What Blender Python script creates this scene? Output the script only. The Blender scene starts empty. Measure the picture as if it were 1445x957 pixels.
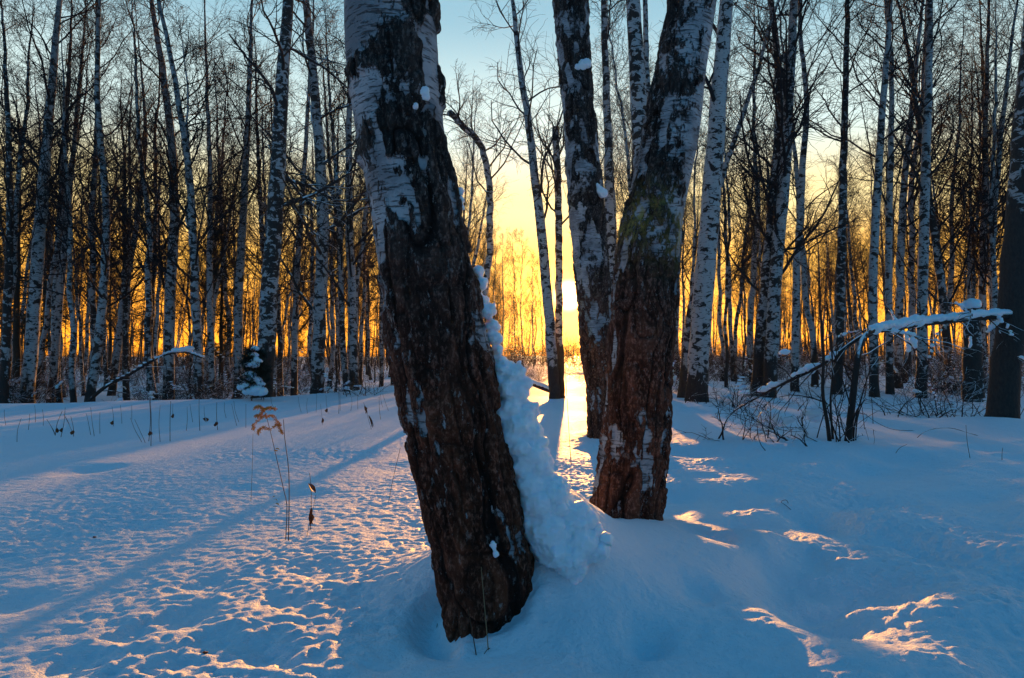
import bpy, math, random
import numpy as np
from mathutils import Vector, Euler

scene = bpy.context.scene
COL = scene.collection
RNG = np.random.default_rng(7)

# ------------------------------------------------------------------ camera numbers
F = 963.3            # focal length in photo pixels (24 mm on a 36 mm frame, 1445 px wide)
CX, CY = 722.5, 478.5
CAMZ = 1.30
PITCH = math.radians(1.28)
SUN_AZ = math.radians(4.75)     # right of straight ahead
SUN_EL = math.radians(4.9)
SUNV = np.array([math.sin(SUN_AZ) * math.cos(SUN_EL), math.cos(SUN_AZ) * math.cos(SUN_EL), math.sin(SUN_EL)])


def ray(px, py):
    u, v = (px - CX) / F, (CY - py) / F
    return np.array([u, math.cos(PITCH) - v * math.sin(PITCH), math.sin(PITCH) + v * math.cos(PITCH)])


def P(px, py, d):
    r = ray(px, py)
    return np.array([0, 0, CAMZ]) + r * (d / r[1])


# ------------------------------------------------------------------ noise
def _h(ix, iy, iz, seed):
    with np.errstate(over='ignore'):
        h = (ix.astype(np.uint32) * np.uint32(374761393) + iy.astype(np.uint32) * np.uint32(668265263)
             + iz.astype(np.uint32) * np.uint32(2246822519) + np.uint32((seed * 3266489917) & 0xffffffff))
        h = (h ^ (h >> np.uint32(13))) * np.uint32(1274126177)
        h = (h ^ (h >> np.uint32(16))) * np.uint32(2654435769)
        h = h ^ (h >> np.uint32(15))
    return h.astype(np.float64) / 2147483647.5 - 1.0


def noise3(x, y, z, seed=0):
    fx, fy, fz = np.floor(x), np.floor(y), np.floor(z)
    ix, iy, iz = fx.astype(np.int64), fy.astype(np.int64), fz.astype(np.int64)
    u, v, w = x - fx, y - fy, z - fz
    u = u * u * u * (u * (u * 6 - 15) + 10); v = v * v * v * (v * (v * 6 - 15) + 10); w = w * w * w * (w * (w * 6 - 15) + 10)
    r = 0
    for a in (0, 1):
        for b in (0, 1):
            for c in (0, 1):
                r = r + _h(ix + a, iy + b, iz + c, seed) * (u if a else 1 - u) * (v if b else 1 - v) * (w if c else 1 - w)
    return r


def noise2(x, y, seed=0):
    fx, fy = np.floor(x), np.floor(y)
    ix, iy = fx.astype(np.int64), fy.astype(np.int64)
    u, v = x - fx, y - fy
    u = u * u * u * (u * (u * 6 - 15) + 10); v = v * v * v * (v * (v * 6 - 15) + 10)
    o = np.zeros_like(ix)
    return ((_h(ix, iy, o, seed) * (1 - u) + _h(ix + 1, iy, o, seed) * u) * (1 - v)
            + (_h(ix, iy + 1, o, seed) * (1 - u) + _h(ix + 1, iy + 1, o, seed) * u) * v)


def fbm3(x, y, z, seed=0, n=3):
    r, a, s = 0, 1.0, 1.0
    for i in range(n):
        r = r + a * noise3(x * s + 17.1 * i, y * s + 5.3 * i, z * s, seed + i); a *= .5; s *= 2.03
    return r / 1.6


def fbm2(x, y, seed=0, n=3):
    r, a, s = 0, 1.0, 1.0
    for i in range(n):
        r = r + a * noise2(x * s + 13.7 * i, y * s + 7.9 * i, seed + i); a *= .5; s *= 2.03
    return r / 1.6


def sstep(a, b, x):
    t = np.clip((x - a) / (b - a), 0, 1)
    return t * t * (3 - 2 * t)


# ------------------------------------------------------------------ snow surface height
def flat_hit(px, py, z=0.0):
    r = ray(px, py)
    t = (z - CAMZ) / r[2]
    return r[0] * t, r[1] * t


HOLES = []       # x, y, rx, ry, depth
for (px, py, rw, dep) in [(255, 875, .12, .055), (115, 935, .10, .05), (185, 897, .07, .04), (285, 826, .10, .035), (350, 915, .10, .05),
                          (380, 925, .07, .05), (20, 850, .12, .05), (450, 805, .14, .035), (300, 905, .07, .03), (150, 660, .16, .04),
                          (115, 663, .22, .05), (340, 690, .14, .03), (425, 700, .2, .04), (490, 645, .3, .04), (560, 660, .25, .03),
                          (980, 860, .09, .05), (912, 913, .08, .075), (545, 933, .07, .03), (975, 772, .11, .05), (1015, 782, .08, .04),
                          (1130, 720, .20, .06), (1165, 735, .16, .06), (1105, 760, .14, .08), (1040, 745, .16, .05), (1240, 840, .22, .10),
                          (1115, 815, .16, .09), (1150, 880, .16, .10), (1205, 905, .2, .07), (1100, 840, .15, .07), (1170, 850, .12, .08),
                          (1130, 790, .12, .07), (1320, 760, .30, .08), (1400, 800, .3, .09), (1290, 770, .2, .07), (1390, 745, .35, .07),
                          (1430, 700, .3, .05), (960, 700, .12, .03), (1080, 700, .18, .04), (235, 575, .4, .05), (860, 935, .1, .03),
                          (530, 888, .06, .03), (60, 755, .12, .03), (210, 742, .13, .035), (500, 850, .10, .03), (395, 850, .08, .03)]:
    x, y = flat_hit(px, py)
    HOLES.append((x, y, rw, rw * 1.15, dep))
HUMPS = [(.24, 3.66, .30, .40, .44), (.72, 4.15, .42, .40, .16), (.85, 4.75, .45, .35, .12), (1.50, 10.3, .38, .6, .24),
         (3.4, 16.5, 1.2, 1.2, .22), (1.35, 18.6, .9, .9, .06), (8.6, 12.2, .8, .8, .18), (-.15, 3.9, .35, .35, .20), (4.0, 9.6, .9, .6, .10)]
for (px, py, rw, hh) in [(1190, 870, .12, .07), (1240, 930, .22, .07), (1060, 765, .2, .06), (1135, 830, .10, .06), (1330, 810, .25, .08),
                         (1270, 740, .3, .07), (1350, 880, .3, .10), (1420, 860, .3, .06), (1010, 830, .35, .05), (1050, 900, .25, .07),
                         (1180, 780, .25, .07), (1380, 770, .25, .07), (330, 880, .12, .012), (240, 905, .14, .012)]:
    x, y = flat_hit(px, py)
    HUMPS.append((x, y, rw, rw, hh))


def H(x, y):
    x = np.asarray(x, float); y = np.asarray(y, float)
    z = .10 * fbm2(x / 7.0, y / 7.0, 3, 2) * sstep(2, 12, y) + (.022 + .02 * sstep(0, 1.5, x)) * fbm2(x / 1.7 + 9, y / 2.2, 5, 2)
    rgt = sstep(.4, 1.6, x) * (1 - sstep(7, 12, y))
    z = z + rgt * (.11 * fbm2(x / .8 + 4, y / .75, 11, 2) + .014 * fbm2(x / .3, y / .3, 12, 2))
    for (a, b, rx, ry, dep) in HOLES:
        q = np.exp(-.5 * (((x - a) / rx) ** 2 + ((y - b) / ry) ** 2) ** 1.5)
        z = z - dep * (.7 if a < 0 else 1.0) * q
    for (a, b, rx, ry, hh) in HUMPS:
        sy = np.where(y < b, ry * (.72 if hh > .4 else 1.0), ry)
        z = z + hh * np.exp(-.5 * (((x - a) / rx) ** 2 + ((y - b) / sy) ** 2))
    # melt hollow hugging the near trunk
    rr = np.sqrt((x + .14) ** 2 + (y - 3.3) ** 2)
    z = z - .11 * np.exp(-((rr - .25) / .09) ** 2) * sstep(-.18, -.34, x)
    z = np.where(rr < .5, z - .02 * sstep(3.35, 3.0, y) * np.exp(-(rr / .42) ** 4), z)
    z = z + (.035 + .03 * noise2(x * 14, y * 14, 61)) * np.exp(-((rr - .29) / .055) ** 2) * sstep(3.45, 3.2, y) * sstep(-.36, -.2, x)
    # the berm that ends the clearing, the wood floor lies lower behind it
    yc = np.interp(x, [-60, -11, -7.8, -4.4, -2.0, 40], [16.6, 16.8, 19.5, 24.5, 30, 30])
    lft = sstep(.5, -4.0, x)
    z = z + lft * (.10 * np.exp(-((y - yc) / 1.2) ** 2) - .62 * sstep(yc, yc + 1.8, y))
    z = z + .22 * fbm2(x / 5., y / 5., 21, 2) * sstep(16, 26, y)
    # granular wind crust
    fade = 1 - sstep(8, 15, np.hypot(x, y))
    m = .6 + .5 * fbm2(x * .9, y * .9, 31, 2)
    g = .0024 * noise2(x * 8.5 + .6 * noise2(y * 5, x * 3, 8), y * 9.5, 41) + (.0066 * noise2(x * 18, y * 20, 42) + .0074 * noise2(x * 30, y * 35, 43)) * (.55 + .9 * sstep(-.5, .35, fbm2(x * .8 + 3, y * .55, 71, 2)))
    z = z + 1.35 * g * fade * np.clip(m, .3, 1.25)
    return z


def hz(x, y):
    return float(H(np.array([x]), np.array([y]))[0])


def G(px, py):
    """where the sight line through a photo pixel meets the snow"""
    r = ray(px, py)
    t = np.linspace(1.5, 70, 2400)
    z = CAMZ + r[2] * t - H(r[0] * t, r[1] * t)
    k = np.argmax(z < 0) if (z < 0).any() else len(t) - 1
    return np.array([r[0] * t[k], r[1] * t[k], hz(r[0] * t[k], r[1] * t[k])])


# ------------------------------------------------------------------ mesh helpers
def mesh_np(name, verts, quads=None, tris=None, smooth=True):
    me = bpy.data.meshes.new(name)
    verts = np.asarray(verts, np.float32)
    me.vertices.add(len(verts)); me.vertices.foreach_set('co', verts.ravel())
    loops, starts, totals, pos = [], [], [], 0
    for arr, k in ((quads, 4), (tris, 3)):
        if arr is None or len(arr) == 0:
            continue
        arr = np.asarray(arr, np.int32)
        loops.append(arr.ravel()); starts.append(pos + np.arange(len(arr)) * k); totals.append(np.full(len(arr), k)); pos += arr.size
    loops = np.concatenate(loops).astype(np.int32); starts = np.concatenate(starts).astype(np.int32)
    me.loops.add(len(loops)); me.loops.foreach_set('vertex_index', loops)
    me.polygons.add(len(starts)); me.polygons.foreach_set('loop_start', starts)
    me.update(calc_edges=True)
    me.polygons.foreach_set('use_smooth', np.full(len(starts), smooth))
    me.validate()
    return me


def add_attr(me, name, vals):
    a = me.attributes.new(name, 'FLOAT', 'POINT')
    a.data.foreach_set('value', np.asarray(vals, np.float32))


def link(name, me, mat=None, parent=None, loc=(0, 0, 0)):
    o = bpy.data.objects.new(name, me)
    if mat is not None and me is not None:
        me.materials.clear(); me.materials.append(mat)
    COL.objects.link(o)
    o.location = loc
    if parent is not None:
        o.parent = parent
    return o


def tag(o, label, cat, group=None, kind=None):
    if label: o['label'] = label
    if cat: o['category'] = cat
    if group: o['group'] = group
    if kind: o['kind'] = kind
    return o


def empty(name, loc, label, cat, group=None):
    o = bpy.data.objects.new(name, None)
    o.empty_display_size = .2
    COL.objects.link(o); o.location = loc
    return tag(o, label, cat, group)


def tubes(batches):
    """batches: list of (pts (M,N,3), rad (M,N), sides) -> verts, quads"""
    V, Q, off = [], [], 0
    for pts, rad, k in batches:
        pts = np.asarray(pts, float); rad = np.asarray(rad, float)
        if pts.ndim == 2:
            pts = pts[None]; rad = rad[None]
        if len(pts) == 0:
            continue
        M, N, _ = pts.shape
        t = np.gradient(pts, axis=1)
        t /= np.linalg.norm(t, axis=2, keepdims=True) + 1e-9
        mean = pts[:, -1] - pts[:, 0]
        mean /= np.linalg.norm(mean, axis=1, keepdims=True) + 1e-9
        ref = np.where(np.abs(mean[:, 2:3]) > .8, np.array([[1., 0, 0]]), np.array([[0., 0, 1.]]))[:, None, :]
        u = np.cross(t, ref); u /= np.linalg.norm(u, axis=2, keepdims=True) + 1e-9
        w = np.cross(t, u)
        a = np.linspace(0, 2 * np.pi, k, endpoint=False)
        ring = (pts[:, :, None] + rad[:, :, None, None] * (np.cos(a)[None, None, :, None] * u[:, :, None] + np.sin(a)[None, None, :, None] * w[:, :, None]))
        V.append(ring.reshape(-1, 3))
        idx = np.arange(M * N * k).reshape(M, N, k) + off
        b = np.roll(idx, -1, axis=2)
        q = np.stack([idx[:, :-1], b[:, :-1], b[:, 1:], idx[:, 1:]], axis=-1)
        Q.append(q.reshape(-1, 4)); off += M * N * k
    return np.concatenate(V), np.concatenate(Q)


def norm(v):
    return v / (np.linalg.norm(v, axis=-1, keepdims=True) + 1e-9)


def grow(par, prad, per, trange, length, ang, n, bend, wander, ratio, rng, rmin=.003, tip=.35, tpow=1.0):
    """shoots off a batch of parent branches: par (M,N,3). length(t, plen) gives metres."""
    M, N, _ = par.shape
    K = M * per
    pi = np.repeat(np.arange(M), per)
    t = trange[0] + (trange[1] - trange[0]) * ((np.tile(np.arange(per), M) + rng.random(K)) / per) ** tpow
    s = t * (N - 1); i = np.clip(s.astype(int), 0, N - 2); f = (s - i)[:, None]
    p0 = par[pi, i] * (1 - f) + par[pi, i + 1] * f
    r0 = prad[pi, i] * (1 - f[:, 0]) + prad[pi, i + 1] * f[:, 0]
    tan = norm(par[pi, i + 1] - par[pi, i])
    plen = np.linalg.norm(np.diff(par, axis=1), axis=2).sum(1)[pi]
    ax = rng.normal(size=(K, 3)); side = norm(np.cross(tan, ax))
    A = np.radians(rng.uniform(ang[0], ang[1], K))[:, None]
    d = tan * np.cos(A) + side * np.sin(A)
    L = length(t, plen) * rng.uniform(.65, 1.25, K)
    pts = np.empty((K, n, 3)); pts[:, 0] = p0
    step = (L / (n - 1))[:, None]
    for j in range(1, n):
        d = norm(d + np.array([0, 0, bend(j / (n - 1))]) + rng.normal(size=(K, 3)) * wander)
        pts[:, j] = pts[:, j - 1] + d * step
    rb = np.maximum(r0 * ratio, rmin)
    rad = rb[:, None] * np.linspace(1, tip, n)[None]
    rad = np.maximum(rad, rmin * .55)
    return pts, rad


def catmull(pts, n):
    pts = np.asarray(pts, float)
    if len(pts) == 2:
        return pts[0] + (pts[1] - pts[0]) * np.linspace(0, 1, n)[:, None]
    e = np.vstack([2 * pts[0] - pts[1], pts, 2 * pts[-1] - pts[-2]])
    out = []
    for s in np.linspace(0, len(pts) - 1, n):
        i = min(int(s), len(pts) - 2); t = s - i
        a, b, c, d = e[i], e[i + 1], e[i + 2], e[i + 3]
        out.append(.5 * (2 * b + (c - a) * t + (2 * a - 5 * b + 4 * c - d) * t * t + (3 * b - a - 3 * c + d) * t ** 3))
    return np.array(out)


_ico = {}


def icosphere(sub):
    if sub not in _ico:
        import bmesh
        bm = bmesh.new(); bmesh.ops.create_icosphere(bm, subdivisions=sub, radius=1)
        bm.verts.ensure_lookup_table()
        _ico[sub] = (np.array([v.co[:] for v in bm.verts]), np.array([[v.index for v in f.verts] for f in bm.faces]))
        bm.free()
    return _ico[sub]


def blobs(items, sub=2, amp=.22, seed=1, flat=True):
    """items: (centre, (rx, ry, rz)); lumpy snow pats, flatter underneath"""
    V, T, off = [], [], 0
    sv, st = icosphere(sub)
    for k, (c, r) in enumerate(items):
        n = 1 + amp * fbm3(sv[:, 0] * 1.3 + 31 * k, sv[:, 1] * 1.3, sv[:, 2] * 1.3 + seed, seed, 3)
        v = sv * n[:, None]
        if flat:
            v[:, 2] = np.where(v[:, 2] < 0, v[:, 2] * .45, v[:, 2])
        V.append(v * np.array(r) + np.array(c)); T.append(st + off); off += len(sv)
    return np.concatenate(V), np.concatenate(T)


# ------------------------------------------------------------------ materials
class NT:
    def __init__(self, name):
        self.m = bpy.data.materials.new(name); self.m.use_nodes = True
        self.t = self.m.node_tree; self.t.nodes.clear()
        self.out = self.n('ShaderNodeOutputMaterial')
        self.b = self.n('ShaderNodeBsdfPrincipled')
        self.l(self.b.outputs[0], self.out.inputs['Surface'])

    def n(self, typ, **kw):
        nd = self.t.nodes.new(typ)
        for k, v in kw.items():
            if k in nd.inputs.keys():
                nd.inputs[k].default_value = v
            else:
                setattr(nd, k, v)
        return nd

    def l(self, a, b):
        self.t.links.new(a, b)

    def val(self, x, sock):
        if hasattr(x, 'is_linked') or hasattr(x, 'links'):
            self.l(x, sock)
        else:
            sock.default_value = x

    def math(self, op, a, b=None, c=None, clamp=False):
        nd = self.n('ShaderNodeMath', operation=op, use_clamp=clamp)
        self.val(a, nd.inputs[0])
        if b is not None: self.val(b, nd.inputs[1])
        if c is not None: self.val(c, nd.inputs[2])
        return nd.outputs[0]

    def step(self, x, a, b):
        nd = self.n('ShaderNodeMapRange', interpolation_type='SMOOTHSTEP')
        self.val(x, nd.inputs[0]); self.val(a, nd.inputs[1]); self.val(b, nd.inputs[2])
        nd.inputs[3].default_value = 0; nd.inputs[4].default_value = 1
        return nd.outputs[0]

    def mix(self, f, a, b):
        nd = self.n('ShaderNodeMix', data_type='RGBA')
        self.val(f, nd.inputs[0])
        for x, s in ((a, nd.inputs[6]), (b, nd.inputs[7])):
            if isinstance(x, tuple): s.default_value = (*x, 1)
            else: self.l(x, s)
        return nd.outputs[2]

    def coords(self, scale=(1, 1, 1), rnd=True):
        tc = self.n('ShaderNodeTexCoord')
        mp = self.n('ShaderNodeMapping'); mp.inputs['Scale'].default_value = scale
        self.l(tc.outputs['Object'], mp.inputs['Vector'])
        if rnd:
            oi = self.n('ShaderNodeObjectInfo')
            cb = self.n('ShaderNodeCombineXYZ')
            for i, k in enumerate((37., 61., 83.)):
                self.l(self.math('MULTIPLY', oi.outputs['Random'], k), cb.inputs[i])
            self.l(cb.outputs[0], mp.inputs['Location'])
        return mp.outputs[0]

    def noise(self, vec, scale, detail=3., rough=.55, dist=0.):
        nd = self.n('ShaderNodeTexNoise')
        nd.inputs['Scale'].default_value = scale; nd.inputs['Detail'].default_value = detail
        nd.inputs['Roughness'].default_value = rough; nd.inputs['Distortion'].default_value = dist
        if vec is not None: self.l(vec, nd.inputs['Vector'])
        return nd.outputs[0]

    def bump(self, h, strength, dist):
        nd = self.n('ShaderNodeBump'); nd.inputs['Strength'].default_value = strength; nd.inputs['Distance'].default_value = dist
        self.l(h, nd.inputs['Height']); self.l(nd.outputs[0], self.b.inputs['Normal'])


def simple(name, col, rough=.8, var=.3, scale=20., spec=.3):
    t = NT(name)
    n = t.noise(t.coords(), scale)
    c2 = tuple(c * (1 - var) for c in col); c1 = tuple(min(1, c * (1 + var)) for c in col)
    t.l(t.mix(n, c2, c1), t.b.inputs['Base Color'])
    t.b.inputs['Roughness'].default_value = rough
    t.b.inputs['Specular IOR Level'].default_value = spec
    return t.m


def snow_ground():
    t = NT('snow_ground')
    v = t.coords(rnd=False)
    n = t.noise(v, 1.3, 4)
    t.l(t.mix(n, (.76, .84, .92), (.82, .89, .95)), t.b.inputs['Base Color'])
    t.b.inputs['Roughness'].default_value = .55
    t.b.inputs['Specular IOR Level'].default_value = .05
    h = t.math('ADD', t.math('MULTIPLY', t.noise(v, 34, 5, .65), 1.5), t.math('MULTIPLY', t.noise(v, 7, 3), 1.6))
    t.bump(h, 1.0, .016)
    return t.m


def snow_lump():
    t = NT('snow_lump')
    v = t.coords(rnd=False)
    t.b.inputs['Base Color'].default_value = (.80, .87, .94, 1)
    t.b.inputs['Roughness'].default_value = .5
    t.b.inputs['Subsurface Weight'].default_value = .6
    t.b.inputs['Subsurface Radius'].default_value = (1.0, .62, .30)
    t.b.inputs['Subsurface Scale'].default_value = .035
    t.bump(t.noise(v, 55, 4, .6), .5, .008)
    return t.m


def birch_bark(name='birch_bark', whiteness=.43, mark=.0, foot=1.25):
    """white papery bark with black scars, rough and dark near the foot"""
    t = NT(name)
    v = t.coords((1, 1, 1)); oi = t.n('ShaderNodeObjectInfo')
    tc = t.n('ShaderNodeTexCoord'); sx = t.n('ShaderNodeSeparateXYZ'); t.l(tc.outputs['Object'], sx.inputs[0])
    dash = t.noise(t.coords((7, 7, 30)), 1.0, 2, .5)
    scar = t.noise(t.coords((4.5, 4.5, 6.5)), 1.0, 4, .62, .6)
    big = t.noise(t.coords((1.2, 1.2, .55)), 1.0, 2)
    th = t.math('ADD', t.math('MULTIPLY', oi.outputs['Random'], -.06), .545 - mark)
    th = t.math('ADD', th, t.math('MULTIPLY', t.math('SUBTRACT', big, .5), -.22))
    d1 = t.step(scar, th, t.math('ADD', th, .03))
    d2 = t.math('MULTIPLY', t.step(dash, .60, .66), .9)
    low = t.math('SUBTRACT', foot, t.math('ADD', sx.outputs[2], t.math('MULTIPLY', t.math('SUBTRACT', t.noise(t.coords((5, 5, 2.2)), 1.0, 4, .6), .5), 2.6)))
    d3 = t.step(low, -.12, .15)
    # bark turns dark again high in the crown, where the stem thins
    up = t.math('MULTIPLY', t.step(sx.outputs[2], 10.5, 15.), .5)
    d = t.math('MAXIMUM', t.math('MAXIMUM', d1, d2), t.math('MAXIMUM', d3, up))
    fine = t.noise(t.coords((30, 30, 12)), 1.0, 4, .6)
    dark = t.mix(fine, (.012, .010, .010), (.075, .058, .05))
    w = whiteness
    white = t.mix(t.noise(v, 9, 3), (w * .72, w * .70, w * .69), (w * 1.1, w * 1.08, w * 1.06))
    t.l(t.mix(d, white, dark), t.b.inputs['Base Color'])
    t.b.inputs['Roughness'].default_value = .75
    t.b.inputs['Specular IOR Level'].default_value = .2
    t.bump(t.math('ADD', t.math('MULTIPLY', d, .8), fine), .6, .02)
    return t.m


def twig_mat(name, col, snow=0.0):
    t = NT(name)
    n = t.noise(t.coords(), 12, 3)
    c = t.mix(n, tuple(x * .6 for x in col), tuple(x * 1.5 for x in col))
    if snow > 0:
        ge = t.n('ShaderNodeNewGeometry'); sx = t.n('ShaderNodeSeparateXYZ'); t.l(ge.outputs['True Normal'], sx.inputs[0])
        k = t.math('ADD', sx.outputs[2], t.math('MULTIPLY', t.math('SUBTRACT', t.noise(t.coords(), 3.0, 3), .5), 1.6))
        c = t.mix(t.step(k, .75 - snow, .95 - snow), c, (.84, .87, .9))
    t.l(c, t.b.inputs['Base Color'])
    t.b.inputs['Roughness'].default_value = .8
    t.b.inputs['Specular IOR Level'].default_value = .2
    return t.m


def hero_bark(name, glare_brown):
    """furrowed old birch bark: the mesh carries how far the white has broken up"""
    t = NT(name)
    at = t.n('ShaderNodeAttribute'); at.attribute_name = 'furrow'
    li = t.n('ShaderNodeAttribute'); li.attribute_name = 'lichen'
    cr = t.n('ShaderNodeAttribute'); cr.attribute_name = 'crack'
    tc = t.n('ShaderNodeTexCoord'); sx = t.n('ShaderNodeSeparateXYZ'); t.l(tc.outputs['Object'], sx.inputs[0])
    n1 = t.noise(t.coords((24, 24, 13), False), 1.0, 5, .7)
    n2 = t.noise(t.coords((60, 60, 30), False), 1.0, 5, .7)
    n3 = t.noise(t.coords((9, 9, 2.5), False), 1.0, 4, .65)
    sh = t.math('ADD', t.math('MULTIPLY', t.math('SUBTRACT', n1, .5), 1.5), t.math('MULTIPLY', t.math('SUBTRACT', n2, .5), .7))
    d = t.step(t.math('ADD', at.outputs['Fac'], sh), .45, .56)
    dash = t.step(t.noise(t.coords((11, 11, 85), False), 1.0, 4, .65), .54, .62)
    soft = t.noise(t.coords((3.5, 3.5, 5), False), 1.0, 5, .65)
    white = t.mix(t.math('MULTIPLY', dash, .85), t.mix(t.step(soft, .35, .65), (.20, .205, .22), (.42, .43, .45)), (.07, .062, .06))
    lowf = t.step(sx.outputs[2], 2.7, 1.2)  # lower brown bark painted redder, carrying the sun's warm glare in its colour
    br = t.mix(lowf, (.060, .048, .043), glare_brown)
    br = t.mix(t.step(n3, .38, .66), t.mix(lowf, (.022, .019, .018), tuple(c * .35 for c in glare_brown)), br)
    br = t.mix(t.step(n2, .48, .66), br, t.mix(lowf, (.15, .13, .12), tuple(min(1, c * 1.7 + .05) for c in glare_brown)))
    dk = t.mix(t.math('MULTIPLY', cr.outputs['Fac'], t.math('ADD', .25, n2), clamp=True), br, (.010, .006, .005))
    spots = t.step(t.noise(t.coords((26, 26, 11), False), 1.0, 6, .75), .595, .64)
    zone = t.step(t.noise(t.coords((4, 4, 1.6), False), 1.0, 3, .6), .44, .60)
    dk = t.mix(t.math('MULTIPLY', spots, t.math('ADD', .35, t.math('MULTIPLY', zone, .6)), clamp=True), dk, (.36, .34, .33))
    col = t.mix(d, white, dk)
    col = t.mix(t.math('MULTIPLY', li.outputs['Fac'], t.step(n1, .40, .6)), col, (.30, .25, .07))
    t.l(col, t.b.inputs['Base Color'])
    t.b.inputs['Roughness'].default_value = .85
    t.b.inputs['Specular IOR Level'].default_value = .15
    h = t.math('ADD', t.math('MULTIPLY', n2, t.math('ADD', .3, d)), t.math('ADD', t.math('MULTIPLY', dash, -.3), t.math('MULTIPLY', n1, t.math('MULTIPLY', d, .8))))
    t.bump(h, 1.0, .018)
    return t.m


M_SNOW = snow_ground()
M_LUMP = snow_lump()
M_BIRCH = birch_bark()
M_BIRCH_DARK = birch_bark('dark_birch_bark', .45, .06, 1.7)
M_BIRCH_EDGE = birch_bark('black_birch_bark', .40, .085, 4.2)
M_BIRCH_PALE = birch_bark('pale_birch_bark', .50, -.012, .9)
M_TWIG = twig_mat('twig', (.026, .022, .023), 0.0)
M_LIMB = twig_mat('snowy_limb', (.040, .030, .027), .25)
M_BRUSH = twig_mat('brush', (.038, .026, .022), .22)
M_BRUSH_RED = twig_mat('brush_red', (.07, .030, .018), .12)
M_FAR = twig_mat('far_wood', (.040, .030, .026))
M_NEEDLE = simple('needles', (.016, .026, .018), .7, .5, 6)
M_CONBARK = simple('conifer_bark', (.05, .032, .022), .9, .5, 8)
M_STALK = simple('dry_stalk', (.085, .045, .025), .8, .4, 30)
M_STRAW = simple('straw_stalk', (.25, .17, .09), .7, .3, 30)
M_PLUME = simple('goldenrod_plume', (.55, .27, .06), .7, .4, 60)
M_LEAF = simple('dead_leaf', (.16, .045, .015), .7, .5, 40)
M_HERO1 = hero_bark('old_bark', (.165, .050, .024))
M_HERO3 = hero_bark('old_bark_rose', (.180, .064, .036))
# ------------------------------------------------------------------ ground
def graded(f0, f1, st, lo, hi, g):
    mid = list(np.arange(f0, f1 + 1e-6, st))
    a, s = mid[-1], st
    up = []
    while a < hi:
        s *= g; a += s; up.append(a)
    a, s = mid[0], st
    dn = []
    while a > lo:
        s *= g; a -= s; dn.append(a)
    return np.array(dn[::-1] + mid + up)


gx = graded(-4.0, 3.6, .017, -420, 420, 1.03)
gy = graded(1.9, 8.0, .017, -25, 520, 1.024)
XX, YY = np.meshgrid(gx, gy)
ZZ = H(XX, YY)
nx, ny = len(gx), len(gy)
idx = np.arange(nx * ny).reshape(ny, nx)
gq = np.stack([idx[:-1, :-1], idx[:-1, 1:], idx[1:, 1:], idx[1:, :-1]], -1).reshape(-1, 4)
ground = link('snow_field', mesh_np('snow_field', np.stack([XX, YY, ZZ], -1).reshape(-1, 3), gq), M_SNOW)
tag(ground, None, None, kind='structure')


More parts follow.
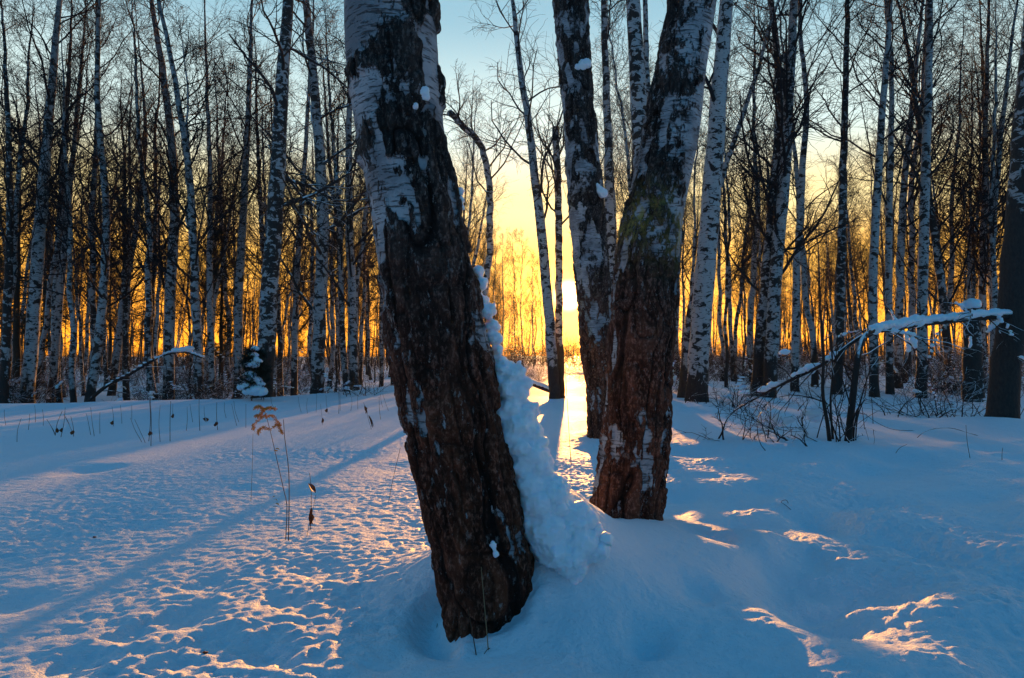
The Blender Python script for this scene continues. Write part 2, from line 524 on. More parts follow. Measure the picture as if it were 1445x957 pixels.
# ------------------------------------------------------------------ the big old birches up front
def hero_trunk(path, dark_fn, lichen_fn, seed, zfine, nth, flare):
    """path rows: z, x, y, radius (world). returns mesh about origin (x0,y0,z0) of the first row"""
    path = np.array(path, float)
    z0, z1 = path[0, 0], path[-1, 0]
    zs = list(np.arange(z0, zfine, .0065))
    s = .0065
    while zs[-1] < z1:
        s *= 1.04; zs.append(zs[-1] + s)
    zs = np.array(zs)
    sm = catmull(path, 200)
    cx, cy, cr = (np.interp(zs, sm[:, 0], sm[:, k]) for k in (1, 2, 3))
    th = np.linspace(0, 2 * np.pi, nth, endpoint=False)
    Z, T = np.meshgrid(zs, th, indexing='ij')
    R = np.repeat(cr[:, None], nth, 1)
    C, S = np.cos(T), np.sin(T)
    ux, uy, uz = C * R, S * R, Z
    R = R * (1 + .055 * fbm3(C * .9, S * .9, Z * 1.5, seed, 3))
    # root flare
    fl = np.exp(-np.clip(Z - flare[0], 0, None) / flare[1])
    R = R * (1 + flare[2] * fl * (1 + .9 * noise3(C * 1.6, S * 1.6, Z * .4, seed + 3)))
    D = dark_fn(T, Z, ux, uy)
    n = fbm3(ux * 3.2, uy * 3.2, uz * 5.0, seed + 5, 4)
    nv = fbm3(ux * 5, uy * 5, uz * 1.5, seed + 8, 3)
    n2 = fbm3(ux * 13, uy * 13, uz * 9, seed + 9, 3)
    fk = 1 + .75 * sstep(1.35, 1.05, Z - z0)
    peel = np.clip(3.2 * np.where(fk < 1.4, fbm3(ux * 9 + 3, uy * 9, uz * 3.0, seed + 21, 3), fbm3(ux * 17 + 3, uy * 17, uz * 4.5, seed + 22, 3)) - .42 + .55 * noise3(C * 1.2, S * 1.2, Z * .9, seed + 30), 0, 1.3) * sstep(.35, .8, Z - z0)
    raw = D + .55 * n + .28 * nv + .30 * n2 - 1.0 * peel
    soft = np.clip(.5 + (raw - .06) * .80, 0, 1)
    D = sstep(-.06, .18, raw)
    # furrows: long vertical plates broken crosswise
    wob = .35 * noise3(ux * 5, uy * 5, uz * 4, seed + 11)
    a = np.abs(noise3(ux * 17 + wob, uy * 17 + wob, uz * 6. + wob * 2, seed + 12))
    b = np.abs(noise3(ux * 9, uy * 9, uz * 9 + wob, seed + 13))
    c = np.abs(noise3(ux * 30 + wob, uy * 30, uz * 11, seed + 14))
    ridge = .55 * np.clip(a * 2.4, 0, 1) + .25 * np.clip(b * 2.2, 0, 1) + .25 * np.clip(c * 2, 0, 1)
    fine = noise3(ux * 55, uy * 55, uz * 45, seed + 15)
    g1 = np.abs(noise3(ux * 8.5 + wob * 1.5, uy * 8.5 + wob, uz * 1.5 + wob, seed + 41)); g2 = np.abs(noise3(ux * 14 + wob, uy * 14 + wob * 2, uz * 3.0, seed + 42))
    groove = np.maximum(np.clip(1 - g1 * 5.5, 0, 1), .7 * np.clip(1 - g2 * 5, 0, 1))
    R = R - D * .020 * groove
    R = R + D * (-.005 + .030 * ridge + .0035 * fine) + (1 - D) * .0015 * noise3(ux * 12, uy * 12, uz * 30, seed + 16)
    crack = np.clip(np.maximum(.8 * (1 - ridge * 1.5), 1.3 * groove), 0, 1.3)
    X = cx[:, None] + C * R; Y = cy[:, None] + S * R
    v = np.stack([X - path[0, 1], Y - path[0, 2], Z - z0], -1).reshape(-1, 3)
    m = len(zs)
    i = np.arange(m * nth).reshape(m, nth); j = np.roll(i, -1, 1)
    q = np.stack([i[:-1], j[:-1], j[1:], i[1:]], -1).reshape(-1, 4)
    me = mesh_np('trunk', v, q)
    add_attr(me, 'furrow', soft.ravel()); add_attr(me, 'crack', crack.ravel())
    add_attr(me, 'lichen', lichen_fn(T, Z, ux, uy).ravel())
    return me, np.stack([cx, cy, zs, cr], -1)


def path_px(rows, d, dd=0.0):
    """rows: photo py, left px, right px -> z, x, y, r"""
    out = []
    for py, a, b in rows:
        p = P((a + b) / 2, py, d + dd * (CY - py) / 500)
        out.append([p[2], p[0], p[1], (b - a) * p[1] / F / 2])
    return sorted(out)


def add_crown(root, trunk_pts, trunk_r, rng, n1, h0, L1, per2=7, per3=6, up=.10, ang=(40, 70), mat=None, limbmat=None, twig=.0045, droop=-.25, wander=.16, name='branches'):
    """limbs and fine twigs of a bare birch; trunk_pts relative to root. One mesh, limbs + twigs."""
    tp = np.asarray(trunk_pts)[None]; tr = np.asarray(trunk_r)[None]
    l1, r1 = grow(tp, tr, n1, (h0, .98), lambda t, pl: L1 * (1.05 - .8 * ((t - h0) / (1 - h0 + 1e-6))) + .3, ang, 8, lambda s: up, wander, .30, rng, .008)
    l2, r2 = grow(l1, r1, per2, (.15, 1.0), lambda t, pl: pl * (.62 - .35 * t), (28, 58), 6, lambda s: up * .7, wander * 1.1, .6, rng, twig * 1.25)
    l3, r3 = grow(l2, r2, per3, (.15, 1.0), lambda t, pl: np.clip(pl * .55, .2, .9), (25, 60), 5, lambda s: droop * s, wander * 1.3, .65, rng, twig)
    b = [(l1, r1, 5), (l2, r2, 3), (l3, r3, 3)]
    v, q = tubes(b)
    me = mesh_np(name, v, q)
    return link(name, me, mat or M_TWIG, root)


def hero_tree(label, path, dark_fn, lichen_fn, seed, mat, flare, topz, zfine, nth, group):
    p = list(path)
    # carry the stem on above the frame
    z, x, y, r = p[-1]; dz = p[-1][0] - p[-2][0]
    sx = (p[-1][1] - p[-2][1]) / dz
    while z < topz:
        z += 1.2; x += sx * 1.2; sx *= .8; r *= .90
        p.append([z, x, y, max(r, .02)])
    me, ax = hero_trunk(p, dark_fn, lichen_fn, seed, zfine, nth, flare)
    base = (p[0][1], p[0][2], p[0][0])
    root = empty('old_birch_tree', base, label, 'tree', group)
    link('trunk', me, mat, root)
    tp = ax[:, :3] - np.array([base[0], base[1], base[2]])
    k = np.linspace(0, len(ax) - 1, 40).astype(int)
    kk = np.searchsorted(ax[:, 2], np.linspace(base[2], ax[-1, 2], 40)).clip(0, len(ax) - 1)
    add_crown(root, tp[kk], ax[kk, 3], np.random.default_rng(seed), 14, .55, 3.6, 6, 4, mat=M_TWIG)
    return root


rows1 = [(0, 484, 617), (100, 490, 625), (200, 505, 632), (300, 522, 648), (400, 535, 672), (500, 549, 694), (600, 569, 712), (700, 593, 733), (800, 615, 748), (870, 632, 742), (930, 642, 738), (1000, 652, 740)]


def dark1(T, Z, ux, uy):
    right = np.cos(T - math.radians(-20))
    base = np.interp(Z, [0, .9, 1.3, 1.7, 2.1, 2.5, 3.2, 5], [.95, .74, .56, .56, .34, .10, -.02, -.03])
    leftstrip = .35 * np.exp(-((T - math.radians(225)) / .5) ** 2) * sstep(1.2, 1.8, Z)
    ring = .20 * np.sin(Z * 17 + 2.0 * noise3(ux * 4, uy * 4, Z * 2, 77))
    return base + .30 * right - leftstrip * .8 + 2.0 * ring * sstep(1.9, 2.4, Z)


rows3 = [(0, 944, 1012), (100, 925, 997), (200, 905, 985), (300, 884, 965), (360, 872, 957), (400, 868, 954), (500, 860, 948), (600, 852, 941), (700, 840, 933), (760, 838, 926), (810, 836, 926)]


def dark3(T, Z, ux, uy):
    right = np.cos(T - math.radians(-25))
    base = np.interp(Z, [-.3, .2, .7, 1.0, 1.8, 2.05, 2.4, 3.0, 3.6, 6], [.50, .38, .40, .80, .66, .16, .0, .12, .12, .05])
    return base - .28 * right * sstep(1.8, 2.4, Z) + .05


def lich3(T, Z, ux, uy):
    return np.clip(np.exp(-((Z - 2.18) / .22) ** 2) * (.55 + .9 * noise3(ux * 7, uy * 7, Z * 5, 9)) * sstep(-.6, .3, np.cos(T - math.radians(262))), 0, 1)


zero = lambda T, Z, ux, uy: np.zeros_like(Z)
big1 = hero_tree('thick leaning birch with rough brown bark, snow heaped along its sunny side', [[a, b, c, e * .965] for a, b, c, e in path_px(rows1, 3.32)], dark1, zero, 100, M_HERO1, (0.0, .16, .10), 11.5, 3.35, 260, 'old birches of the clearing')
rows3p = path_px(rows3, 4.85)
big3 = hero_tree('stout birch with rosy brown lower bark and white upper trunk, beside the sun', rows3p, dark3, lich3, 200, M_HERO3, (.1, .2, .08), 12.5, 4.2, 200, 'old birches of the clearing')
rows2 = [(-10, 780, 829), (100, 789, 834), (200, 797, 843), (300, 803, 853), (400, 813, 860), (500, 822, 870), (560, 829, 880), (630, 833, 888)]


def dark2(T, Z, ux, uy):
    base = np.interp(Z, [0, 1.6, 2.4, 3.2, 4.5, 8], [.6, .5, .12, .22, .30, .15])
    return base + .12 * np.sin(Z * 6) + .12 * np.cos(T - math.radians(-10))


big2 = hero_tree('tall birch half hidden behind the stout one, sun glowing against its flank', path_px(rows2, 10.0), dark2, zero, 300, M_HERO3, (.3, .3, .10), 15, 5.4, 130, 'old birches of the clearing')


# ------------------------------------------------------------------ snow heaped on the leaning trunk
def remeshed(items, voxel, amp, freq, seed):
    v, t = blobs(items, 2, .18, seed, False)
    me = mesh_np('tmp', v, None, t)
    o = bpy.data.objects.new('tmp', me); COL.objects.link(o)
    md = o.modifiers.new('r', 'REMESH'); md.mode = 'VOXEL'; md.voxel_size = voxel
    s = o.modifiers.new('s', 'SMOOTH'); s.factor = .5; s.iterations = 1
    dg = bpy.context.evaluated_depsgraph_get()
    out = bpy.data.meshes.new_from_object(o.evaluated_get(dg))
    bpy.data.objects.remove(o); bpy.data.meshes.remove(me)
    n = len(out.vertices)
    co = np.empty(n * 3, np.float32); out.vertices.foreach_get('co', co); co = co.reshape(-1, 3).astype(float)
    nr = np.empty(n * 3, np.float32); out.vertices.foreach_get('normal', nr); nr = nr.reshape(-1, 3)
    b1 = np.abs(noise3(co[:, 0] * freq * .62 + 5, co[:, 1] * freq * .62, co[:, 2] * freq * .62, seed))
    b2 = np.abs(noise3(co[:, 0] * freq * 1.5, co[:, 1] * freq * 1.5 + 3, co[:, 2] * freq * 1.5, seed + 1))
    dsp = amp * (1.5 * np.sqrt(b1) - .8 + .9 * np.sqrt(b2) - .4 + 1.3 * fbm3(co[:, 0] * freq * .5, co[:, 1] * freq * .5, co[:, 2] * freq * .5, seed + 7, 3) + .45 * noise3(co[:, 0] * freq * 4, co[:, 1] * freq * 4, co[:, 2] * freq * 4, seed + 2))
    co = co + nr * dsp[:, None]
    out.vertices.foreach_set('co', co.astype(np.float32).ravel()); out.update()
    out.polygons.foreach_set('use_smooth', np.ones(len(out.polygons), bool))
    return out


rng = np.random.default_rng(5)
chain = [(670, 382, 9), (675, 400, 11), (668, 414, 9), (678, 424, 9), (668, 436, 11), (683, 440, 12), (689, 460, 11), (694, 478, 10), (698, 494, 9), (701, 508, 7),
         (704, 523, 16), (716, 528, 17), (710, 548, 20), (724, 556, 18), (716, 575, 22), (736, 584, 17), (722, 600, 26), (742, 606, 22), (727, 628, 26), (748, 634, 24),
         (734, 655, 26), (756, 655, 22), (745, 680, 30), (770, 684, 24), (755, 710, 34), (784, 712, 26), (768, 742, 36), (800, 735, 26), (775, 770, 34), (812, 762, 28), (800, 785, 34), (835, 775, 22)]
items = []
for (px, py, r) in chain:
    d = 3.36
    c = P(px + 5, py, d); rr = r * d / F
    items.append((c, (rr * .92, rr * 1.4, rr * .88)))
    for k in range(4 if r > 14 else 2):
        o = norm(rng.normal(size=3)) * rr * rng.uniform(.95, 1.25); o[1] = -abs(o[1]) * .6; o[2] += rr * .2
        q = rr * rng.uniform(.22, .66)
        items.append((c + o, (q, q, q * .9)))
heap = remeshed(items, .008, .011, 20, 4)
drift = link('snow_heap', heap, M_LUMP)
tag(drift, 'lumpy ridge of snow climbing the sunny side of the thick leaning birch', 'snow', 'snow stuck on the leaning birch')
for (lab, bl) in [('small upright snow tuft high on the edge of the thick leaning birch', [(648, 270, 6), (647, 283, 8), (650, 292, 5)]),
                  ('snow pat stuck high on the white bark of the thick leaning birch', [(600, 128, 7), (602, 137, 7), (598, 133, 6)]),
                  ('little snow speck below the larger pat on the thick leaning birch', [(587, 149, 4)]),
                  ('pair of small snow pats low on the dark bark of the leaning birch', [(695, 769, 6), (700, 782, 5), (697, 774, 4)])]:
    it = []
    for (px, py, r) in bl:
        d = 3.34 if px == 648 or px == 647 or px == 650 else 3.085
        it.append((P(px, py, d), (r * d / F, .02, r * d / F)))
    me = remeshed(it, .006, .006, 40, 3)
    tag(link('snow_clump', me, M_LUMP), lab, 'snow', 'snow stuck on the leaning birch')
for (lab, bl, d) in [('white snow tuft on the tall half-hidden birch, above the sun', [(822, 92, 8), (828, 90, 7), (815, 95, 5)], 9.78),
                     ('snow pat caught in the bark of the half-hidden birch near the sun', [(850, 272, 7), (846, 268, 6), (843, 263, 5)], 9.8)]:
    it = [(P(px, py, d), (r * d / F, .06, r * d / F)) for (px, py, r) in bl]
    tag(link('snow_clump', remeshed(it, .014, .012, 20, 3), M_LUMP), lab, 'snow', 'snow stuck on the half-hidden birch')

# ------------------------------------------------------------------ birches of the wood, one by one
rng = np.random.default_rng(11)


def wood_tree(label, pts, w, d, Hh=17, crown=(22, .3, 3.2, 7, 6), mat=None, name='birch_tree', seed=0, up=.10, ang=(38, 65), snag=False, limb=None, twig=.005, base_z=None, group='birches that stand out in the wood', droop=-.25):
    """pts: photo pixels from foot upward; w: width in px at mid height"""
    r = np.random.default_rng(1000 + seed)
    W = [P(px, py, d) for (px, py) in pts]
    W = sorted(W, key=lambda p: p[2])
    gz = hz(W[0][0], d) - .15
    b = W[0].copy(); sl = (W[1] - W[0]) / max(.3, W[1][2] - W[0][2])
    b = W[0] + sl * (gz - W[0][2]); W = [b] + [p for p in W if p[2] > gz + .4]
    if not snag:
        sl = (W[-1] - W[-2]) / (W[-1][2] - W[-2][2])
        z = W[-1][2]; p = W[-1].copy()
        while z < Hh:
            p = p + np.array([sl[0] + r.normal() * .03, r.normal() * .03, 1.0]) * 2.0; sl = sl * .75; z = p[2]; W.append(p.copy())
    sm = catmull(W, 44)
    hh = (sm[:, 2] - sm[0, 2]) / (Hh - gz)
    r0 = w * d / F / 2
    rad = r0 * np.interp(hh, [0, .012, .04, .15, .35, .7, 1.0, 2], [1.3, 1.12, 1.04, 1.0, .92, .55, .12, .1])
    if snag: rad = r0 * np.interp(hh, [0, .05, .1, 1], [1.3, 1.1, 1, .9])
    if len(pts) > 3: pass
    sm[1:-1] += r.normal(size=(42, 3)) * np.array([.012, .012, 0])
    root = empty(name, tuple(sm[0]), label, 'tree', group)
    rel = sm - sm[0]
    v, q = tubes([(rel, rad, 14)])
    # lumps on the bole
    v = v.copy()
    link('trunk', mesh_np('trunk', v, q), mat or M_BIRCH, root)
    if crown:
        add_crown(root, rel, rad, r, crown[0], crown[1], crown[2], crown[3], crown[4], up=up, ang=ang, mat=limb or M_TWIG, twig=twig, droop=droop)
    return root


T_ = wood_tree
std = (30, .25, 3.3, 8, 7)
T_('white banded birch with a straight pale bole near the clearing\'s shaded corner', [(38, 575), (52, 380), (66, 200), (84, 0)], 17, 25, 18, (26, .30, 3.4, 8, 6), M_BIRCH_PALE, seed=1)
T_('dark thin birch at the very edge of the view, beyond the berm', [(5, 575), (12, 400), (14, 250), (6, 60)], 11, 24, 15, std, M_BIRCH_DARK, seed=2)
T_('slim birch leaning across behind the white banded one', [(72, 570), (92, 340), (112, 120), (122, 0)], 10, 27, 16, std, M_BIRCH, seed=3)
T_('dark footed birch beside the bent snowy branch', [(82, 575), (78, 480), (84, 330), (92, 200), (100, 40)], 11, 28, 17, std, M_BIRCH, seed=31)
T_('slender birch curving up beside the arching dead bough', [(128, 560), (145, 420), (150, 300), (138, 150), (140, 0)], 12, 24, 17, std, M_BIRCH, seed=4)
T_('birch slanting towards the sun with a thin white stem', [(165, 500), (178, 400), (195, 300), (205, 180), (190, 0)], 10, 33, 17, std, M_BIRCH, seed=5)
T_('mottled birch with a thick dark fork in its crown', [(238, 560), (240, 420), (246, 300), (238, 160), (214, 0)], 15, 25, 18, (26, .28, 3.4, 8, 7), M_BIRCH, seed=6)
T_('birch with sinuous spotted stem, leaning away from the sun', [(282, 560), (275, 400), (268, 260), (248, 120), (224, 0)], 12, 23, 17, std, M_BIRCH, seed=7)
T_('narrow white birch in front of the dark pine', [(300, 560), (296, 400), (297, 260), (292, 120), (288, 0)], 9, 26, 16, std, M_BIRCH_PALE, seed=8)
T_('upright birch with chequered bark standing next to the dark pine', [(335, 560), (338, 400), (346, 250), (352, 120), (356, 0)], 12, 26, 17, std, M_BIRCH, seed=9)
jt = T_('dark scaly birch with long snow-laden limbs and a little snowy fir at its foot', [(372, 560), (378, 440), (388, 300), (398, 130), (406, 0)], 24, 20.5, 19, (18, .24, 3.6, 7, 6), M_BIRCH_DARK, seed=10, ang=(62, 88), up=.02, limb=M_LIMB, twig=.006)
T_('thick speckled birch, second of the stout ones beyond the field', [(447, 550), (452, 420), (455, 290), (446, 150), (432, 0)], 18, 23, 19, (24, .22, 3.4, 7, 6), M_BIRCH, seed=11, limb=M_LIMB)
T_('slim birch just beside the speckled one, sharing its shade', [(415, 545), (418, 420), (428, 260), (440, 60)], 9, 27, 17, std, M_BIRCH, seed=12)
T_('spotted birch seen against the edge of the thick leaning birch', [(500, 535), (496, 400), (492, 220), (496, 60)], 12, 24, 17, std, M_BIRCH, seed=13)
T_('crooked young birch with a snow-lined bend, behind the leaning trunk', [(664, 545), (684, 420), (691, 340), (690, 260), (678, 205), (655, 180), (634, 158)], 10, 19, 8.2, (9, .5, 2.4, 8, 7), M_BIRCH, seed=14, snag=True, limb=M_LIMB)
T_('slender birch tilting away from the sun, its top bent over', [(782, 548), (774, 440), (764, 330), (748, 190), (732, 80), (722, -10)], 15, 18, 13, (18, .36, 3.4, 8, 7), M_BIRCH, seed=15)
T_('straight birch with a broken top standing right at the sun', [(791, 548), (789, 440), (788, 330), (787, 250), (784, 180)], 11, 18.3, 7.0, (9, .62, 2.0, 7, 6), M_BIRCH_DARK, seed=16, snag=True)
T_('thin freckled birch between the two stout ones', [(866, 560), (862, 350), (857, 180), (852, 0)], 14, 18, 16, (14, .40, 2.6, 6, 5), M_BIRCH, seed=17)
T_('zigzag marked birch partly behind the stout rosy birch', [(922, 580), (910, 300), (902, 150), (893, 0)], 28, 17.0, 18, (12, .42, 3.0, 6, 5), M_BIRCH_PALE, seed=18)
T_('second stem crowding the zigzag marked birch', [(935, 575), (922, 300), (914, 150), (910, 0)], 12, 18.5, 16, (10, .45, 2.6, 6, 5), M_BIRCH, seed=19)
T_('boldly barred birch with black foot, beside the stout rosy birch', [(984, 560), (990, 450), (1002, 300), (1013, 150), (1025, 0)], 28, 19, 19, (12, .36, 3.2, 6, 6), M_BIRCH_PALE, seed=20)
T_('thin stem sharing the foot of the boldly barred birch', [(962, 556), (975, 440), (1000, 310), (1022, 240), (1062, 120), (1092, 20)], 10, 20.5, 14, (10, .4, 2.2, 6, 5), M_BIRCH, seed=21)
T_('dark scaly birch of the close pair above the brush', [(1068, 545), (1078, 420), (1092, 270), (1100, 130), (1088, 0)], 15, 21, 17, std, M_BIRCH_DARK, seed=22)
T_('white barred birch of the close pair above the brush', [(1086, 545), (1094, 400), (1106, 260), (1114, 130), (1120, 0)], 18, 20.5, 18, std, M_BIRCH, seed=23)
T_('slim white birch forking high, beside the close pair', [(1122, 540), (1124, 400), (1130, 280), (1138, 150), (1130, 60), (1128, 0)], 11, 23, 17, (14, .5, 3.4, 8, 6), M_BIRCH_PALE, seed=24, ang=(25, 40))
T_('straight dark ringed birch alone behind the bent sapling', [(1182, 548), (1187, 400), (1190, 250), (1193, 120), (1196, 0)], 12, 22, 18, (26, .3, 2.6, 7, 6), M_BIRCH_DARK, seed=25)
T_('speckled birch with black foot behind the broken bough', [(1234, 555), (1232, 400), (1240, 240), (1250, 100), (1256, 0)], 12, 21, 18, (26, .26, 3.0, 7, 6), M_BIRCH, seed=26)
T_('dark footed birch next to the speckled one behind the broken bough', [(1256, 548), (1254, 400), (1256, 240), (1258, 100), (1250, 0)], 10, 22.5, 17, std, M_BIRCH, seed=27)
T_('pale ringed birch without low limbs behind the broken bough', [(1268, 540), (1270, 400), (1276, 260), (1290, 120), (1300, 20)], 11, 25, 17, std, M_BIRCH_PALE, seed=28)
T_('tall black ringed birch towering over the tangled brush', [(1300, 548), (1302, 400), (1306, 250), (1309, 120), (1312, 0)], 14, 21.5, 19, (28, .3, 3.0, 8, 6), M_BIRCH, seed=29)
T_('leaning dusky birch forking near the snow-capped stump', [(1342, 540), (1330, 420), (1318, 330), (1300, 200), (1280, 60)], 11, 24, 16, std, M_BIRCH_DARK, seed=30)
T_('slim chequered birch behind the snow-capped stump', [(1386, 540), (1386, 400), (1389, 260), (1392, 120), (1396, 0)], 10, 25, 17, std, M_BIRCH, seed=32)
T_('thin birch leaning out behind the dark edge birch', [(1402, 540), (1400, 400), (1404, 280), (1418, 140), (1436, 0)], 9, 24, 16, std, M_BIRCH, seed=33)
edge = T_('black barked birch at the edge carrying the broken snowy bough', [(1412, 600), (1420, 520), (1434, 380), (1446, 220), (1462, 0)], 36, 12.6, 17, (14, .42, 3.4, 7, 6), M_BIRCH_EDGE, seed=34)
T_('grey leaning birch glimpsed above the twisted crooked one', [(640, 540), (668, 380), (700, 200), (720, 60)], 6, 38, 12, (10, .3, 2.2, 6, 5), M_BIRCH, seed=35)

# the broken post with its cap of snow
st = empty('tree_stump', tuple(P(1373, 548, 20) * np.array([1, 1, 0]) + np.array([0, 0, hz(P(1373, 548, 20)[0], 20) - .1])), 'tall broken stump topped by a round cap of snow', 'stump')
zt = P(1373, 432, 20)[2] - st.location.z
sp = np.array([[0, 0, z] for z in np.linspace(0, zt, 12)]) + np.random.default_rng(3).normal(size=(12, 3)) * np.array([.012, .012, 0])
v, q = tubes([(sp, np.linspace(.30, .21, 12), 18)])
top = np.arange(len(v) - 18, len(v)); v[top, 2] += np.random.default_rng(4).uniform(-.12, .1, 18)
cap = len(v); v = np.vstack([v, v[top].mean(0) - [0, 0, .05]])
link('trunk', mesh_np('stump_trunk', v, q, [[top[i], top[(i + 1) % 18], cap] for i in range(18)]), M_BIRCH_DARK, st)
v, t = blobs([((0, 0, zt), (.27, .27, .22)), ((-.14, 0, zt - .03), (.16, .2, .14)), ((.1, .02, zt + .08), (.16, .18, .13))], 3, .2, 8)
link('snow_cap', mesh_np('snow_cap', v, None, t), M_LUMP, st)

# ------------------------------------------------------------------ the rest of the wood: prototypes and copies
def proto_birch(seed, Hh, r0, crown, lean, mat, limb):
    r = np.random.default_rng(seed)
    n = 30
    z = np.linspace(0, Hh, n)
    bend = np.cumsum(r.normal(size=(n, 2)) * .035, 0) + np.outer(z / Hh, lean) * 1.0
    pts = np.column_stack([bend - bend[0], z])
    rad = r0 * np.interp(z / Hh, [0, .02, .06, .4, .75, 1], [1.3, 1.08, 1, .82, .45, .08])
    root = empty('birch_tree', (0, 0, 0), 'x', 'tree', 'x')
    v, q = tubes([(pts, rad, 9)])
    link('trunk', mesh_np('trunk', v, q), mat, root)
    add_crown(root, pts, rad, r, *crown, mat=limb, twig=.006, up=.12, ang=(30, 58))
    return root


def copy_tree(o):
    c = o.copy(); COL.objects.link(c)
    for ch in o.children:
        k = ch.copy(); COL.objects.link(k); k.parent = c
    return c


protos = [proto_birch(50, 17, .13, (30, .27, 3.2, 8, 7), (.9, .3), M_BIRCH, M_TWIG),
          proto_birch(51, 15, .10, (28, .27, 2.8, 8, 7), (-.7, .2), M_BIRCH, M_TWIG),
          proto_birch(52, 18, .15, (32, .30, 3.3, 8, 7), (.2, -.4), M_BIRCH_DARK, M_TWIG),
          proto_birch(53, 13, .075, (28, .26, 2.5, 8, 7), (1.3, .5), M_BIRCH_PALE, M_TWIG),
          proto_birch(54, 16, .12, (30, .28, 3.0, 8, 7), (-1.2, -.2), M_BIRCH, M_TWIG),
          proto_birch(55, 12, .06, (26, .24, 2.3, 8, 7), (-.4, .2), M_BIRCH_DARK, M_TWIG)]
used = [False] * len(protos)
rng = np.random.default_rng(21)
WOOD = []


def place_birch(px, d, pk=None, s=None):
    k = int(rng.choice(6, p=[.16, .16, .10, .24, .16, .18])) if pk is None else pk
    o = protos[k] if not used[k] else copy_tree(protos[k])
    used[k] = True
    x = (px - CX) / F * d
    o.location = (x, d, hz(x, d) - .1)
    sc = rng.uniform(.8, 1.12) if s is None else s
    o.scale = (sc, sc, sc * rng.uniform(.92, 1.1))
    o.rotation_euler = (rng.normal() * .035, rng.normal() * .035, rng.uniform(0, 6.28))
    WOOD.append((px, d, o))


taken = []
tries = 0
N_WOOD = 228
while len(WOOD) < N_WOOD and tries < 8000:
    tries += 1
    px = rng.uniform(-90, 1535)
    d = 23 + 62 * rng.random() ** 1.25
    x = (px - CX) / F * d
    # the gap through which the sun shines
    if 640 < px < 850 and (d < 45 or 715 < px < 815 or rng.random() < .5): continue
    if 560 < px <= 640 and rng.random() < .4: continue
    lat = x - math.tan(SUN_AZ) * d         # where its shadow line crosses the clearing
    if -6.5 < lat < -.1 and rng.random() < .93: continue
    if -.2 < lat < 1.85: continue
    if px < 700 and px > 610 and rng.random() < .0: continue
    if any((x - a) ** 2 + (d - b) ** 2 < 1.3 ** 2 for a, b in taken): continue
    taken.append((x, d)); place_birch(px, d)
for (px, d, k, s) in [(655, 52, 3, .8), (648, 44, 3, .8), (668, 90, 1, .8), (700, 95, 1, .75), (716, 100, 4, .7), (733, 105, 3, .75), (752, 112, 5, .7), (745, 120, 1, .7), (765, 125, 5, .6), (672, 64, 5, .85), (660, 60, 5, 1.0), (680, 66, 3, 1.0), (700, 64, 5, 1.0), (690, 72, 3, .9), (706, 80, 5, .9), (722, 84, 5, .65), (662, 78, 1, .8), (742, 80, 5, .5), (684, 58, 5, .6), (862, 58, 5, .8), (872, 66, 3, .8)]:
    place_birch(px, d, k, s)
for (px, d, k) in [(645, 50, 1), (652, 62, 4), (668, 47, 3), (676, 55, 5), (684, 70, 1), (694, 58, 3), (705, 74, 5), (710, 90, 0), (726, 62, 5), (739, 58, 5), (753, 68, 3), (766, 78, 5)]:
    place_birch(px, d, k, .95)
for k in range(len(protos)):
    if not used[k]: place_birch(rng.uniform(0, 500), 40, k)
# name each by the gap it shows in and by its order there
marks = [(-1e9, 'the edge'), (38, 'white banded birch'), (138, 'arching bough birch'), (240, 'forked mottled birch'), (335, 'chequered birch by the pine'), (378, 'dark scaly birch with snowy limbs'),
         (452, 'stout speckled birch'), (600, 'thick leaning birch'), (688, 'crooked young birch'), (790, 'broken-topped birch at the sun'), (985, 'boldly barred birch'),
         (1090, 'close pair of birches'), (1185, 'ringed birch behind the sapling'), (1240, 'speckled birch behind the bough'), (1303, 'tall black ringed birch'), (1420, 'black edge birch'), (1e9, 'the edge')]
ordw = ['first', 'second', 'third', 'fourth', 'fifth', 'sixth', 'seventh', 'eighth', 'ninth', 'tenth', 'eleventh', 'twelfth', 'thirteenth', 'fourteenth', 'fifteenth', 'sixteenth', 'seventeenth', 'eighteenth',
        'nineteenth', 'twentieth', 'twenty-first', 'twenty-second', 'twenty-third', 'twenty-fourth', 'twenty-fifth', 'twenty-sixth', 'twenty-seventh', 'twenty-eighth', 'twenty-ninth', 'thirtieth', 'thirty-first', 'thirty-second', 'thirty-third']
for i in range(len(marks) - 1):
    inside = sorted([w for w in WOOD if marks[i][0] <= w[0] < marks[i + 1][0]], key=lambda w: w[0])
    for j, (px, d, o) in enumerate(inside):
        a, b = marks[i][1], marks[i + 1][1]
        if a == 'the edge': t = f'{ordw[j]} slim background birch in from the view edge, before the {b}'
        elif b == 'the edge': t = f'{ordw[j]} slim background birch past the {a}'
        else: t = f'{ordw[j]} slim background birch rightward from the {a}'
        tag(o, t, 'tree', 'slim birches filling the wood')

